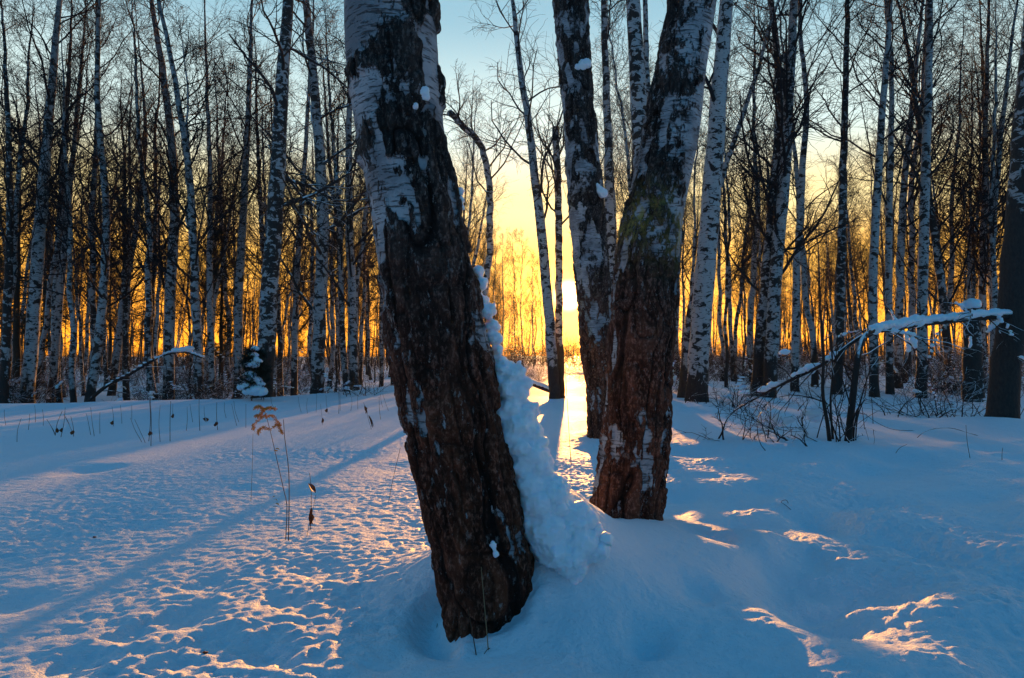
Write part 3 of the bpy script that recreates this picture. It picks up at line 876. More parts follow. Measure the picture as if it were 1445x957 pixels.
# ------------------------------------------------------------------ dark conifers between the birches
def conifer(seed, Hh, r0, Lmax, snow):
    r = np.random.default_rng(seed)
    root = empty('pine_tree', (0, 0, 0), 'x', 'tree', 'dark conifers in the wood')
    pts = np.column_stack([np.cumsum(r.normal(size=20) * .02), np.cumsum(r.normal(size=20) * .02), np.linspace(0, Hh, 20)])
    rad = np.linspace(r0, .02, 20)
    v, q = tubes([(pts, rad, 8)])
    link('trunk', mesh_np('trunk', v, q), M_CONBARK, root)
    l1, r1 = grow(pts[None], rad[None], 60, (.22, .99), lambda t, pl: Lmax * (1.12 - t) + .15, (70, 100), 6, lambda s: -.05 + .1 * s, .10, .3, r, .01)
    l2, r2 = grow(l1, r1, 9, (.2, 1.), lambda t, pl: pl * .42 + .1, (35, 60), 4, lambda s: -.03, .12, .6, r, .008)
    # needles: short flat blades all along the shoots
    src = l2.reshape(-1, 4, 3)
    K = 16
    M = len(src)
    t = r.random((M, K)) * 3; i = np.clip(t.astype(int), 0, 2); f = (t - i)[..., None]
    a = np.arange(M)[:, None]
    p = src[a, i] * (1 - f) + src[a, i + 1] * f
    d = norm(src[a, i + 1] - src[a, i]) + r.normal(size=(M, K, 3)) * .75
    d = norm(d); L = r.uniform(.10, .22, (M, K, 1)) * (1 if Hh > 4 else .55)
    sd = norm(np.cross(d, r.normal(size=(M, K, 3)))) * (.014 if Hh > 4 else .008)
    quad = np.stack([p - sd, p + sd, p + d * L + sd * .2, p + d * L - sd * .2], 2).reshape(-1, 3)
    qi = np.arange(len(quad)).reshape(-1, 4)
    v, q = tubes([(l1, r1, 4), (l2, r2, 3)])
    v = np.vstack([v, quad]); q = np.vstack([q, qi + len(v) - len(quad)])
    link('crown', mesh_np('crown', v, q, smooth=False), M_NEEDLE, root)
    return root


cp = [conifer(70, 12.5, .17, 2.4, 0), conifer(71, 9, .13, 1.7, 0)]
spots = [(25, 30, 0, 1.0, 'dark bushy pine near the view edge behind the white banded birch'), (62, 42, 1, 1.05, 'smaller dark pine beside the bushy edge pine'),
         (312, 30, 1, .88, 'dark reddish pine standing behind the chequered birch'), (215, 52, 0, 1.0, 'distant dark pine glimpsed behind the forked mottled birch'),
         (155, 58, 1, 1.2, 'narrow far pine behind the slanting birch'), (1438, 40, 0, .8, 'dark pine far behind the black edge birch'), (520, 60, 0, .8, 'far pine beside the thick leaning birch'),
         (420, 64, 1, 1.1, 'far low pine behind the stout speckled birch')]
seen = set()
for (px, d, k, s, lab) in spots:
    o = cp[k] if k not in seen else copy_tree(cp[k]); seen.add(k)
    x = (px - CX) / F * d
    o.location = (x, d, hz(x, d) - .1); o.scale = (s, s, s); o.rotation_euler = (0, 0, rng.uniform(0, 6))
    o['label'] = lab
# little fir buried in snow at the foot of the scaly birch
p = G(357, 556)
ff = conifer(75, 1.5, .02, .26, 1); ff.name = 'young_fir'
dd = 19.3; x = (357 - CX) / F * dd
ff.location = (x, dd, hz(x, dd) - .05)
ff['label'] = 'little fir sapling caked in snow at the foot of the scaly birch'
its = []
for (px, py, r) in [(360, 492, 5), (357, 500, 6), (361, 508, 7), (356, 514, 8), (353, 528, 7), (358, 535, 9), (350, 545, 11), (360, 550, 13), (367, 541, 6)]:
    c = P(px, py, dd - .1); its.append((c - np.array(ff.location), (r * dd / F, r * dd / F, r * dd / F * .7)))
for it in its:
    link('snow_cap', remeshed([it, (it[0] + np.array([it[1][0] * .7, 0, -it[1][2] * .3]), tuple(q * .7 for q in it[1])), (it[0] + np.array([-it[1][0] * .8, -.02, -it[1][2] * .2]), tuple(q * .6 for q in it[1]))], .016, .014, 11, 6), M_LUMP, ff)
# ------------------------------------------------------------------ brush under the trees
def shrub(seed, hh, spread, n, mat, snow_n, twig=.006, per=6, name='shrub'):
    r = np.random.default_rng(seed)
    root = empty(name, (0, 0, 0), 'x', 'shrub', 'x')
    az = r.uniform(0, 6.28, n); el = r.uniform(.45, 1.45, n); L = hh * r.uniform(.5, 1.2, n)
    d = np.column_stack([np.cos(az) * np.cos(el), np.sin(az) * np.cos(el), np.sin(el)])
    p0 = np.column_stack([r.normal(size=n) * spread * .35, r.normal(size=n) * spread * .35, np.full(n, -.1)])
    N = 7
    pts = np.empty((n, N, 3)); pts[:, 0] = p0
    for j in range(1, N):
        d = norm(d + r.normal(size=(n, 3)) * .14 + np.array([0, 0, -.05 * j / N]))
        pts[:, j] = pts[:, j - 1] + d * (L / (N - 1))[:, None]
    rad = r.uniform(.006, .016, n)[:, None] * np.linspace(1, .35, N)[None]
    l2, r2 = grow(pts, rad, per, (.2, 1.), lambda t, pl: pl * .45, (25, 65), 5, lambda s: .0, .2, .6, r, twig)
    l3, r3 = grow(l2, r2, 3, (.2, 1.), lambda t, pl: pl * .5, (25, 65), 4, lambda s: .0, .2, .6, r, twig * .8)
    v, q = tubes([(pts, rad, 4), (l2, r2, 3), (l3, r3, 3)])
    link('stems', mesh_np('stems', v, q), mat, root)
    if snow_n:
        its = []
        for k in range(snow_n):
            br = l2[r.integers(len(l2))]; s = r.uniform(.022, .055)
            for q in np.linspace(r.uniform(0, 1), r.uniform(1.6, 3.6), 5):
                i = int(q); c = br[i] * (1 - q + i) + br[i + 1] * (q - i)
                if c[2] < .1: continue
                its.append((c + np.array([0, 0, s * .5]) + r.normal(size=3) * s * .2, (s * r.uniform(.8, 1.4), s * r.uniform(.8, 1.3), s * r.uniform(.5, .9))))
        v, t = blobs(its, 2, .3, seed)
        link('snow_cap', mesh_np('snow_cap', v, None, t), M_LUMP, root)
    return root


sp = [shrub(80, 1.5, 1.2, 26, M_BRUSH, 16), shrub(81, 1.1, 1.3, 24, M_BRUSH, 20), shrub(82, 2.1, 1.1, 24, M_BRUSH_RED, 6), shrub(83, 1.7, 1.5, 30, M_BRUSH, 10)]
used_s = [False] * 4
SHR = []
rng = np.random.default_rng(31)
tries = 0
while len(SHR) < 105 and tries < 4000:
    tries += 1
    px = rng.uniform(-60, 1500); d = 21 + 30 * rng.random() ** 1.1
    x = (px - CX) / F * d
    if px < 520 and d < np.interp(x, [-60, -11, -7.8, -4.4], [16.6, 16.8, 19.5, 24.5]) + 3: continue
    if 735 < px < 860 and d < 42: continue
    if 520 < px < 735 and d < 26: continue
    if px > 860 and d < 20.5 + 3 * rng.random(): continue
    k = int(rng.integers(4))
    if 600 < px < 800: k = 2
    o = sp[k] if not used_s[k] else copy_tree(sp[k]); used_s[k] = True
    s = rng.uniform(.75, 1.25)
    if 500 < px < 740: s *= .6
    o.location = (x, d, hz(x, d)); o.scale = (s, s, s); o.rotation_euler = (0, 0, rng.uniform(0, 6.28))
    SHR.append((px, d, o))
for (px, d, s) in [(650, 27, .9), (668, 30, .85), (690, 28, .7), (712, 31, .75), (735, 33, .65), (757, 36, .6), (845, 34, .7)]:
    o = copy_tree(sp[2]); x = (px - CX) / F * d
    o.location = (x, d, hz(x, d)); o.scale = (s * 1.3, s, s); o.rotation_euler = (0, 0, px)
    SHR.append((px, d, o))
for i in range(len(marks) - 1):
    inside = sorted([w for w in SHR if marks[i][0] <= w[0] < marks[i + 1][0]], key=lambda w: w[0])
    for j, (px, d, o) in enumerate(inside):
        a, b = marks[i][1], marks[i + 1][1]
        if a == 'the edge': t = f'{ordw[j]} twiggy bush in from the view edge, before the {b}'
        elif b == 'the edge': t = f'{ordw[j]} twiggy bush past the {a}'
        else: t = f'{ordw[j]} low twiggy bush rightward from the {a}'
        tag(o, t, 'shrub', 'bushes under the birches')

# far off the wood closes up into one mass
r = np.random.default_rng(91)
n = 480
px = r.uniform(-140, 1580, n); d = r.uniform(85, 150, n)
keep = ~(((px > 715) & (px < 760) & (r.random(n) < .85)) | ((px >= 760) & (px < 840)))
px, d = px[keep], d[keep]; n = len(px)
x = (px - CX) / F * d
hgt = r.uniform(9, 17, n)
z0 = H(x, d) - .3
N = 8
tz = np.linspace(0, 1, N)
lean = r.normal(size=(n, 2)) * .8
pts = np.stack([x[:, None] + lean[:, :1] * tz + r.normal(size=(n, N)) * .08, d[:, None] + lean[:, 1:] * tz, z0[:, None] + hgt[:, None] * tz], -1)
rad = r.uniform(.06, .15, n)[:, None] * np.linspace(1.2, .15, N)
l1, r1 = grow(pts, rad, 11, (.30, .98), lambda t, pl: pl * .24 * (1.1 - t * .7), (30, 60), 5, lambda s: .08, .15, .45, r, .022)
l2, r2 = grow(l1, r1, 4, (.2, 1), lambda t, pl: pl * .5, (25, 60), 4, lambda s: -.05, .2, .6, r, .015)
v, q = tubes([(pts, rad, 5), (l1, r1, 3), (l2, r2, 3)])
tag(link('far_wood', mesh_np('far_wood', v, q), M_FAR), 'distant mass of bare trees closing the view behind the birches', 'wood', kind='stuff')
n = 2600
px = r.uniform(-140, 1580, n); d = r.uniform(55, 115, n); x = (px - CX) / F * d
az = r.uniform(0, 6.28, n); hg = r.uniform(1.2, 3.4, n)
z0 = H(x, d) - .2
sd = r.normal(size=(n, 2)) * .8
pts = np.stack([x[:, None] + sd[:, :1] * tz[None, ::2], d[:, None] + sd[:, 1:] * tz[None, ::2], z0[:, None] + hg[:, None] * tz[None, ::2]], -1)
pts[:, 1:] += r.normal(size=(n, 3, 3)) * .1
rad = np.full((n, 4), .02) * np.linspace(1, .5, 4)
l1, r1 = grow(pts, rad, 6, (.1, 1), lambda t, pl: pl * .5, (20, 70), 4, lambda s: 0, .2, .7, r, .014)
l2, r2 = grow(l1, r1, 3, (.1, 1), lambda t, pl: pl * .6, (20, 70), 3, lambda s: 0, .2, .7, r, .012)
v, q = tubes([(pts, rad, 3), (l1, r1, 3), (l2, r2, 3)])
tag(link('far_brush', mesh_np('far_brush', v, q), M_FAR), 'dark low thicket running along the foot of the distant wood', 'thicket', kind='stuff')

# ------------------------------------------------------------------ broken bough, bent sapling and tangle
def snow_caps(clusters, voxel, amp, freq, seed, parent):
    for k, cl in enumerate(clusters):
        if cl:
            link('snow_cap', remeshed(cl, voxel, amp, freq, seed + k), M_LUMP, parent)


def poly(pts_px, ds, n=24):
    return catmull([P(px, py, d) for (px, py), d in zip(pts_px, ds)], n)


bough_px = [(1424, 446), (1390, 448), (1340, 453), (1290, 459), (1258, 465), (1232, 468)]
bp = poly(bough_px, [12.5, 12.2, 11.8, 11.2, 10.7, 10.3], 30)
root = empty('broken_bough', tuple(bp[0]), 'long broken bough jutting from the black edge birch under a roll of snow', 'branch')
rel = bp - bp[0]
r = np.random.default_rng(44)
l2, r2 = grow(rel[None], np.full((1, 30), .04), 16, (.05, .98), lambda t, pl: pl * .0 + 1.0, (50, 110), 6, lambda s: -.28, .2, .35, r, .008)
l3, r3 = grow(l2, r2, 5, (.1, 1), lambda t, pl: pl * .5, (30, 70), 5, lambda s: -.15, .2, .6, r, .005)
v, q = tubes([(rel, np.linspace(.055, .028, 30), 8), (l2, r2, 4), (l3, r3, 3)])
link('limb', mesh_np('limb', v, q), M_BRUSH, root)
its = []
for t in np.linspace(.02, .80, 34):
    c = np.array([np.interp(t, np.linspace(0, 1, 30), rel[:, k]) for k in range(3)])
    s = .085 + .025 * r.normal()
    its.append((c + np.array([0, 0, .07]), (.15, .085, s * .8)))
for t in np.linspace(.80, 1.0, 8):
    c = np.array([np.interp(t, np.linspace(0, 1, 30), rel[:, k]) for k in range(3)])
    its.append((c + np.array([0, 0, .04 + .02 * r.normal()]), (.09, .08, .06 + .02 * r.random())))
its2 = []
for k in range(18):
    br = l2[r.integers(len(l2))] if k % 2 else l3[r.integers(len(l3))]; s = r.uniform(.022, .05); cl = []; its2.append(cl)
    for q in np.linspace(r.uniform(0, .8), r.uniform(1.5, 3.2), 7):
        i = int(q); c = br[i] * (1 - q + i) + br[i + 1] * (q - i)
        cl.append((c + np.array([0, 0, s * .45]) + r.normal(size=3) * s * .25, (s * r.uniform(.8, 1.3), s, s * r.uniform(.6, 1.0))))
link('snow_roll', remeshed(its, .018, .015, 9, 7), M_LUMP, root)
snow_caps(its2, .018, .010, 12, 8, root)

b2 = poly([(1232, 467), (1205, 482), (1165, 512), (1130, 530), (1098, 545), (1060, 566), (1035, 580)], [10.2, 10.0, 9.9, 10.2, 10.6, 11, 11.4], 26)
stem = poly([(1195, 640), (1199, 600), (1206, 540), (1213, 492), (1222, 473), (1232, 466)], [9.5, 9.5, 9.6, 9.8, 10, 10.2], 20)
root = empty('bent_sapling', tuple(stem[0]), 'sapling snapped over at the top, its long tip drooping across the brush', 'sapling')
a, b = stem - stem[0], b2 - stem[0]
l2, r2 = grow(b[None], np.linspace(.03, .012, 26)[None], 14, (.1, .98), lambda t, pl: .9 + 0 * t, (30, 80), 6, lambda s: -.12, .2, .5, r, .006)
l2b, r2b = grow(a[None], np.linspace(.05, .03, 20)[None], 6, (.15, .9), lambda t, pl: .7 + 0 * t, (30, 70), 6, lambda s: .1, .2, .4, r, .006)
v, q = tubes([(a, np.linspace(.055, .034, 20), 8), (b, np.linspace(.034, .012, 26), 6), (l2, r2, 3), (l2b, r2b, 3)])
link('stem', mesh_np('stem', v, q), M_BRUSH, root)
its = []
for (px, py, d, rr) in [(1170, 508, 9.9, 6), (1176, 502, 9.9, 5), (1136, 527, 10.2, 9), (1146, 521, 10.1, 9), (1124, 532, 10.3, 6), (1090, 546, 10.6, 6), (1078, 552, 10.8, 7), (1108, 500, 10.6, 6), (1050, 556, 11, 5)]:
    c = P(px, py - 3, d) - stem[0]; q = rr * d / F
    its.append([(c, (q * 1.2, q, q * .7)), (c + np.array([q * .9, 0, q * .2]), (q * .6, q * .6, q * .5)), (c + np.array([-q * .9, -.02, -q * .2]), (q * .7, q * .6, q * .45))])
snow_caps(its, .016, .010, 12, 9, root)

clus = [([(1172, 636), (1168, 600), (1161, 555), (1162, 500), (1158, 440)], .030, 9.4), ([(1176, 628), (1172, 570), (1175, 520), (1170, 450)], .018, 9.7), ([(1204, 634), (1206, 600), (1216, 560), (1228, 520)], .014, 9.5),
        ([(1186, 634), (1184, 600), (1178, 560), (1182, 470)], .010, 9.4), ([(1207, 632), (1210, 590), (1222, 550), (1220, 500)], .010, 9.6), ([(1181, 636), (1180, 602), (1190, 560), (1196, 520)], .008, 9.3),
        ([(1196, 632), (1200, 580), (1190, 540), (1170, 480)], .012, 9.6), ([(1150, 628), (1165, 580), (1192, 545), (1230, 510)], .008, 9.8)]
base = G(1183, 634)
root = empty('sapling_clump', tuple(base), 'clump of thin dark upright stems crowded round the bent sapling', 'shrub')
for pp, rr, d in clus:
    c = poly(pp, [d] * len(pp), 16) - base
    a2, b_2 = grow(c[None], np.linspace(rr, rr * .5, 16)[None], 5, (.25, 1), lambda t, pl: .5 + 0 * t, (25, 60), 5, lambda s: .05, .18, .5, r, .005)
    v, q = tubes([(c, np.linspace(rr, rr * .5, 16), 6), (a2, b_2, 3)])
    link('stem', mesh_np('stem', v, q), M_BRUSH, root)

low = shrub(95, .9, 1.2, 22, M_BRUSH, 0, .005, 5); low.location = tuple(G(1095, 622)); low.scale = (1, .8, .75)
tag(low, 'low snow-pillowed bush with bare arching twigs beside the sapling clump', 'shrub', 'bushes at the edge of the clearing')
its = []
for (px, py, rr) in [(1088, 585, 13), (1098, 592, 14), (1108, 590, 12), (1080, 590, 8), (1148, 580, 12), (1158, 578, 14), (1152, 590, 9), (1084, 606, 6), (1075, 600, 7)]:
    d = 10.6
    its.append((P(px, py, d) - np.array(low.location), (rr * d / F * 1.25, rr * d / F * 1.2, rr * d / F * .7)))
pil = remeshed(its, .022, .015, 8, 12)
cap = link('snow_pillow', pil, M_LUMP, low); cap.scale = (1, 1 / .8, 1 / .75)

arcs = shrub(96, 1.3, 2.0, 46, M_BRUSH, 8, .005, 4); arcs.location = tuple(G(1325, 588)); arcs.scale = (1.15, .8, .75)
tag(arcs, 'wide tangle of arching bare twigs between sapling clump and edge birch', 'shrub', 'bushes at the edge of the clearing')
arc2 = shrub(97, .9, 1.4, 26, M_BRUSH, 8, .005, 4); arc2.location = tuple(G(1040, 575)); arc2.scale = (1.2, .8, .9)
tag(arc2, 'dark scrub with snow tufts beneath the close pair of birches', 'shrub', 'bushes at the edge of the clearing')
arc3 = shrub(98, 1.0, 1.6, 30, M_BRUSH, 12, .006, 5); arc3.location = tuple(G(170, 572) + np.array([0, 4, -.4])); arc3.scale = (1.5, .8, .9)
tag(arc3, 'sprawling snow-lined brushwood under the arching dead bough', 'shrub', 'bushes at the edge of the clearing')
arc4 = shrub(99, .9, 1.2, 24, M_BRUSH_RED, 10, .006, 5); arc4.location = tuple(G(480, 560) + np.array([0, 1, -.1])); arc4.scale = (1.3, .8, .9)
tag(arc4, 'reddish scrub with snow tufts just before the thick leaning birch', 'shrub', 'bushes at the edge of the clearing')

# arching dead bough lying in the brush
pts = poly([(118, 572), (150, 545), (180, 530), (210, 512), (235, 500), (262, 497), (285, 505)], [21.5] * 7, 24)
root = empty('fallen_bough', tuple(pts[0]), 'arching dead bough lined with snow in the brush past the berm', 'branch')
rel = pts - pts[0]
l2, r2 = grow(rel[None], np.full((1, 24), .04), 12, (.1, .98), lambda t, pl: 1.1 + 0 * t, (30, 80), 6, lambda s: -.05, .18, .5, r, .01)
v, q = tubes([(rel, np.linspace(.06, .03, 24), 6), (l2, r2, 4)])
link('limb', mesh_np('limb', v, q), M_BRUSH, root)
its = [[(rel[i] + np.array([0, 0, .05]), (.10, .045, .032)) for i in range(5, 14)], [(rel[i] + np.array([0, 0, .05]), (.10, .045, .032)) for i in range(15, 18)], [(rel[i] + np.array([0, 0, .05]), (.10, .045, .032)) for i in range(19, 24)] + [(P(258, 493, 21.5) - pts[0] + np.array([.2 * q, 0, .03 * q]), (.18, .12, .08)) for q in (-1, 0, 1)]]
snow_caps(its, .02, .010, 9, 14, root)
# log by the sun
pts = poly([(735, 533), (755, 543), (778, 552)], [19.5, 19, 18.6], 10)
root = empty('fallen_log', tuple(pts[0]), 'short fallen log lying below the sun with snow along its top', 'log')
v, q = tubes([(pts - pts[0], np.full(10, .07), 8)])
link('trunk', mesh_np('log', v, q), M_BIRCH_DARK, root)
its = [(c - pts[0] + np.array([0, 0, .07]), (.12, .08, .05)) for c in pts]
link('snow_cap', remeshed(its, .02, .01, 9, 15), M_LUMP, root)

# ------------------------------------------------------------------ dry weeds in the clearing
def stalk(label, px_pts, rad, mat=M_STALK, name='dry_stalk', group=None, d=None):
    b = G(*px_pts[0])
    d = b[1]
    pts = [b + np.array([0, 0, -.06])] + [P(px, py, d + .03 * i) for i, (px, py) in enumerate(px_pts)]
    pts = catmull(pts, 18)
    root = empty(name, tuple(b), label, 'dry plant', group)
    v, q = tubes([(pts - b, np.linspace(rad, rad * .55, 18), 5)])
    link('stem', mesh_np('stem', v, q), mat, root)
    return root, b, d


def leaf_mesh(c, axis, L, W, curl, r):
    n = 7
    t = np.linspace(0, 1, n)
    ax = norm(np.array(axis, float)); sd = norm(np.cross(ax, r.normal(size=3)))
    nn = np.cross(ax, sd)
    mid = c + ax * (t * L)[:, None] + nn * (curl * np.sin(t * 2.6))[:, None] + sd * (.3 * W * np.sin(t * 5 + r.random() * 6))[:, None]
    w = W * np.sin(np.pi * np.clip(t * .94 + .04, 0, 1)) * (1 + .3 * r.normal(size=n))
    a = mid - sd * w[:, None] + nn * w[:, None] * .5; b = mid + sd * w[:, None] + nn * w[:, None] * .5
    v = np.vstack([a, mid, b])
    q = [[i, i + 1, n + i + 1, n + i] for i in range(n - 1)] + [[n + i, n + i + 1, 2 * n + i + 1, 2 * n + i] for i in range(n - 1)]
    return v, np.array(q)


r = np.random.default_rng(61)
root, b, d = stalk('tall goldenrod with drooping orange plume head standing in the sunlit snow', [(403, 762), (405, 715), (400, 690), (391, 650), (383, 615), (375, 585), (371, 577)], .0036, name='goldenrod')
V, Q, off = [], [], 0
for pl in [[(373, 580), (366, 574), (359, 577)], [(373, 578), (380, 576), (389, 577)], [(375, 586), (368, 590), (358, 600), (357, 606)], [(376, 588), (384, 587), (392, 596), (395, 601)], [(385, 603), (391, 600), (396, 607), (398, 612)], [(381, 606), (372, 604), (366, 607), (364, 612)], [(372, 578), (367, 586), (360, 588)]]:
    c = poly(pl, [d] * len(pl), 26)
    for i, p in enumerate(c):
        for k in range(7):
            ax = r.normal(size=3) + np.array([0, 0, .3])
            v, q = leaf_mesh(p - b + r.normal(size=3) * .004, ax, r.uniform(.008, .017), .0028, .003, r)
            V.append(v); Q.append(q + off); off += len(v)
link('plume', mesh_np('plume', np.vstack(V), np.vstack(Q)), M_PLUME, root)
V, Q, off = [], [], 0
for (px, py) in [(391, 716), (394, 713), (392, 708), (390, 702), (395, 634), (392, 636)]:
    v, q = leaf_mesh(P(px, py, d) - b, (-1, 0, r.normal() * .4), .03, .005, .008, r)
    V.append(v); Q.append(q + off); off += len(v)
link('leaves', mesh_np('leaves', np.vstack(V), np.vstack(Q)), M_PLUME, root)
stalk('bare straight weed stem right beside the goldenrod', [(407, 764), (408, 700), (407, 660), (402, 620), (400, 592)], .0042)


def leaf_part(root, b, d, spec, mat=M_LEAF):
    V, Q, off = [], [], 0
    for (x0, y0, x1, y1, w) in spec:
        a, c = P(x0, y0, d), P(x1, y1, d)
        for k in range(3):
            v, q = leaf_mesh(a - b + r.normal(size=3) * .004, c - a + r.normal(size=3) * .01, np.linalg.norm(c - a), w, .010, r)
            V.append(v); Q.append(q + off); off += len(v)
    link('leaves', mesh_np('leaves', np.vstack(V), np.vstack(Q)), mat, root)


root, b, d = stalk('short weed stem with two shrivelled brown leaves beside the goldenrod', [(438, 748), (439, 720), (439, 690), (437, 668)], .0034)
leaf_part(root, b, d, [(437, 682, 447, 696, .012), (438, 717, 436, 742, .013), (437, 720, 441, 740, .012)])
root, b, d = stalk('thin leaning twig leaning on the brown-leaved weed', [(433, 757), (440, 725), (446, 698)], .0022)
root, b, d = stalk('hair-thin straight weed standing away from the goldenrod', [(354, 708), (356, 660), (357, 612)], .0025, M_STRAW)
stalk('thin leaning straw close by the leaning birch', [(548, 711), (556, 670), (565, 632)], .0028)
stalk('pale straw standing upright against the foot of the leaning birch', [(689, 918), (685, 870), (679, 800)], .0030, M_STRAW)
stalk('shorter brown straw in front of the foot of the leaning birch', [(673, 932), (667, 895), (660, 858)], .0032)
stalk('tiny bent straw with a bud before the leaning birch', [(681, 928), (690, 915), (696, 922), (697, 932)], .0020)
stalk('stubby dark twig in the hollow beside the leaning birch', [(616, 900), (616, 892), (617, 880)], .0028)
stalk('tall thin golden weed between the trunks in the sun glow', [(806, 656), (803, 610), (800, 560), (797, 510)], .0045, M_STRAW)
root, b, d = stalk('leaning weed with two hanging brown leaves by the leaning birch\'s edge', [(524, 606), (520, 592), (516, 576), (513, 568)], .0035)
leaf_part(root, b, d, [(515, 572, 518, 584, .016), (520, 586, 525, 604, .018)])
root, b, d = stalk('dark single-leaf twig poking up past the goldenrod', [(455, 600), (454, 585), (452, 570)], .003)
leaf_part(root, b, d, [(455, 590, 455, 598, .014)])
root, b, d = stalk('bent broken twig loop poking from a hollow in the shaded snow', [(1118, 722), (1110, 714), (1102, 708), (1110, 706), (1114, 716)], .004, M_BRUSH)
stalk('thin lone weed stem near the edge birch', [(1369, 648), (1365, 625), (1363, 600)], .004)
stalk('short twig stub in the snow below the edge birch', [(1414, 650), (1414, 640), (1415, 632)], .004)
stalk('short forked-looking twig in the snow before the tangle', [(1264, 640), (1270, 632), (1280, 627)], .004)
stalk('low hooped twig lying over the snow before the tangle', [(1294, 618), (1310, 607), (1340, 604), (1370, 612), (1385, 616)], .006, M_BRUSH)
stalk('long bowed twig sagging out of the sapling clump', [(1290, 608), (1260, 606), (1235, 595), (1218, 582)], .006, M_BRUSH)
stalk('low sprig before the snow-pillowed bush', [(1080, 636), (1074, 628), (1070, 615), (1068, 595)], .006, M_BRUSH)
for (lab, px, py) in [('dark seed husk lying on the sunlit snow, the lower one', 289, 924), ('dark seed husk lying on the sunlit snow near the long shadow', 133, 759)]:
    p = G(px, py)
    v, t = blobs([((0, 0, .004), (.010, .008, .006)), ((.008, .003, .004), (.006, .004, .004))], 2, .4, 3, False)
    tag(link('seed_husk', mesh_np('seed_husk', v, None, t), M_LEAF, None, tuple(p)), lab, 'seed husk')

# the row of weeds along the back of the clearing
row = [(24, 624, 30, 590, 0), (78, 615, 88, 580, 1), (86, 617, 92, 575, 1), (104, 616, 100, 588, 1), (128, 614, 122, 584, 0), (133, 616, 128, 575, 0), (141, 612, 141, 582, 0), (40, 607, 42, 584, 0),
       (200, 624, 184, 590, 0), (205, 625, 190, 592, 0), (210, 623, 210, 556, 2), (213, 630, 212, 560, 2), (226, 624, 226, 572, 0), (240, 623, 241, 566, 2), (263, 608, 264, 574, 0), (272, 596, 268, 570, 0),
       (282, 608, 281, 560, 2), (307, 607, 306, 568, 2), (334, 601, 327, 570, 0), (337, 596, 330, 566, 0), (347, 604, 347, 570, 0), (291, 596, 288, 574, 0), (186, 592, 186, 572, 0), (244, 590, 244, 570, 0),
       (425, 582, 421, 560, 0), (434, 584, 434, 562, 0), (446, 582, 447, 556, 0), (463, 584, 460, 558, 0), (480, 580, 479, 545, 0), (478, 584, 478, 552, 2), (495, 580, 496, 560, 0), (505, 578, 505, 556, 0), (388, 579, 382, 560, 0),
       (537, 592, 535, 560, 2), (540, 575, 537, 556, 0), (548, 580, 540, 556, 0), (61, 601, 60, 578, 0), (160, 602, 158, 574, 0), (172, 598, 170, 572, 0), (50, 596, 49, 572, 0), (8, 600, 6, 578, 0), (319, 590, 317, 568, 0)]
for i, (x0, y0, x1, y1, k) in enumerate(row):
    root, b, d = stalk('thin dry weed stem in the row along the back of the clearing', [(x0, y0), ((x0 + x1) / 2 + r.normal(), (y0 + y1) / 2), (x1, y1)], [.0045, .0055, .006][k], [M_STALK, M_STALK, M_STALK][k], 'dry_stalk', 'weed stems along the back of the clearing')
    if k == 1 or r.random() < .25:
        leaf_part(root, b, d, [(x0 + (x1 - x0) * .3, y0 + (y1 - y0) * .3, x0 + (x1 - x0) * .3 + r.normal() * 2, y0 + (y1 - y0) * .3 + 6, .025)])
for j, (x0, y0, x1, y1) in enumerate([(78, 614, 66, 592), (103, 612, 90, 585), (1012, 590, 1018, 560), (1220, 606, 1216, 572), (1232, 598, 1230, 560)]):
    stalk(['twig splaying one way from the small weed fork', 'twig splaying the other way from the small weed fork', 'bare twig beside the black-footed barred birch', 'thin twig just past the sapling clump', 'second thin twig past the sapling clump'][j], [(x0, y0), ((x0 + x1) / 2, (y0 + y1) / 2 - 2), (x1, y1)], .008, M_BRUSH)

# ------------------------------------------------------------------ light, air, camera
w = bpy.data.worlds.new('World'); scene.world = w; w.use_nodes = True
nt = w.node_tree; nt.nodes.clear()


def wn(t, **k):
    n = nt.nodes.new(t)
    for a, b in k.items():
        if a in n.inputs.keys(): n.inputs[a].default_value = b
        else: setattr(n, a, b)
    return n


def wm(op, a, b=None, clamp=False):
    n = wn('ShaderNodeMath', operation=op, use_clamp=clamp)
    for i, x in enumerate((a, b)):
        if x is None: continue
        if isinstance(x, (int, float)): n.inputs[i].default_value = x
        else: nt.links.new(x, n.inputs[i])
    return n.outputs[0]


sky = wn('ShaderNodeTexSky', sky_type='NISHITA', sun_disc=False, sun_elevation=SUN_EL, sun_rotation=SUN_AZ, altitude=100, air_density=1.2, dust_density=.6, ozone_density=6.0)
tc = wn('ShaderNodeTexCoord')
sx = wn('ShaderNodeSeparateXYZ'); nt.links.new(tc.outputs['Generated'], sx.inputs[0])
dt = wn('ShaderNodeVectorMath', operation='DOT_PRODUCT'); nt.links.new(tc.outputs['Generated'], dt.inputs[0]); dt.inputs[1].default_value = tuple(SUNV)
up = sx.outputs[2]
dot = dt.outputs['Value']
# colour of the clear evening sky by height above the horizon, sun side
ramp = wn('ShaderNodeValToRGB'); nt.links.new(up, ramp.inputs[0])
cr = ramp.color_ramp; cr.interpolation = 'EASE'
stops = [(0.0, (1.0, .32, .010)), (.06, (1.0, .345, .012)), (.13, (.80, .38, .045)), (.21, (.60, .46, .21)), (.31, (.36, .44, .43)), (.46, (.145, .255, .320)), (.62, (.020, .110, .205)), (1.0, (.0, .066, .172))]
cr.elements[0].position = 0; cr.elements[1].position = 1
for p_, c_ in stops[1:-1]: cr.elements.new(p_)
for e, (p_, c_) in zip(cr.elements, stops): e.position = p_; e.color = (*c_, 1)
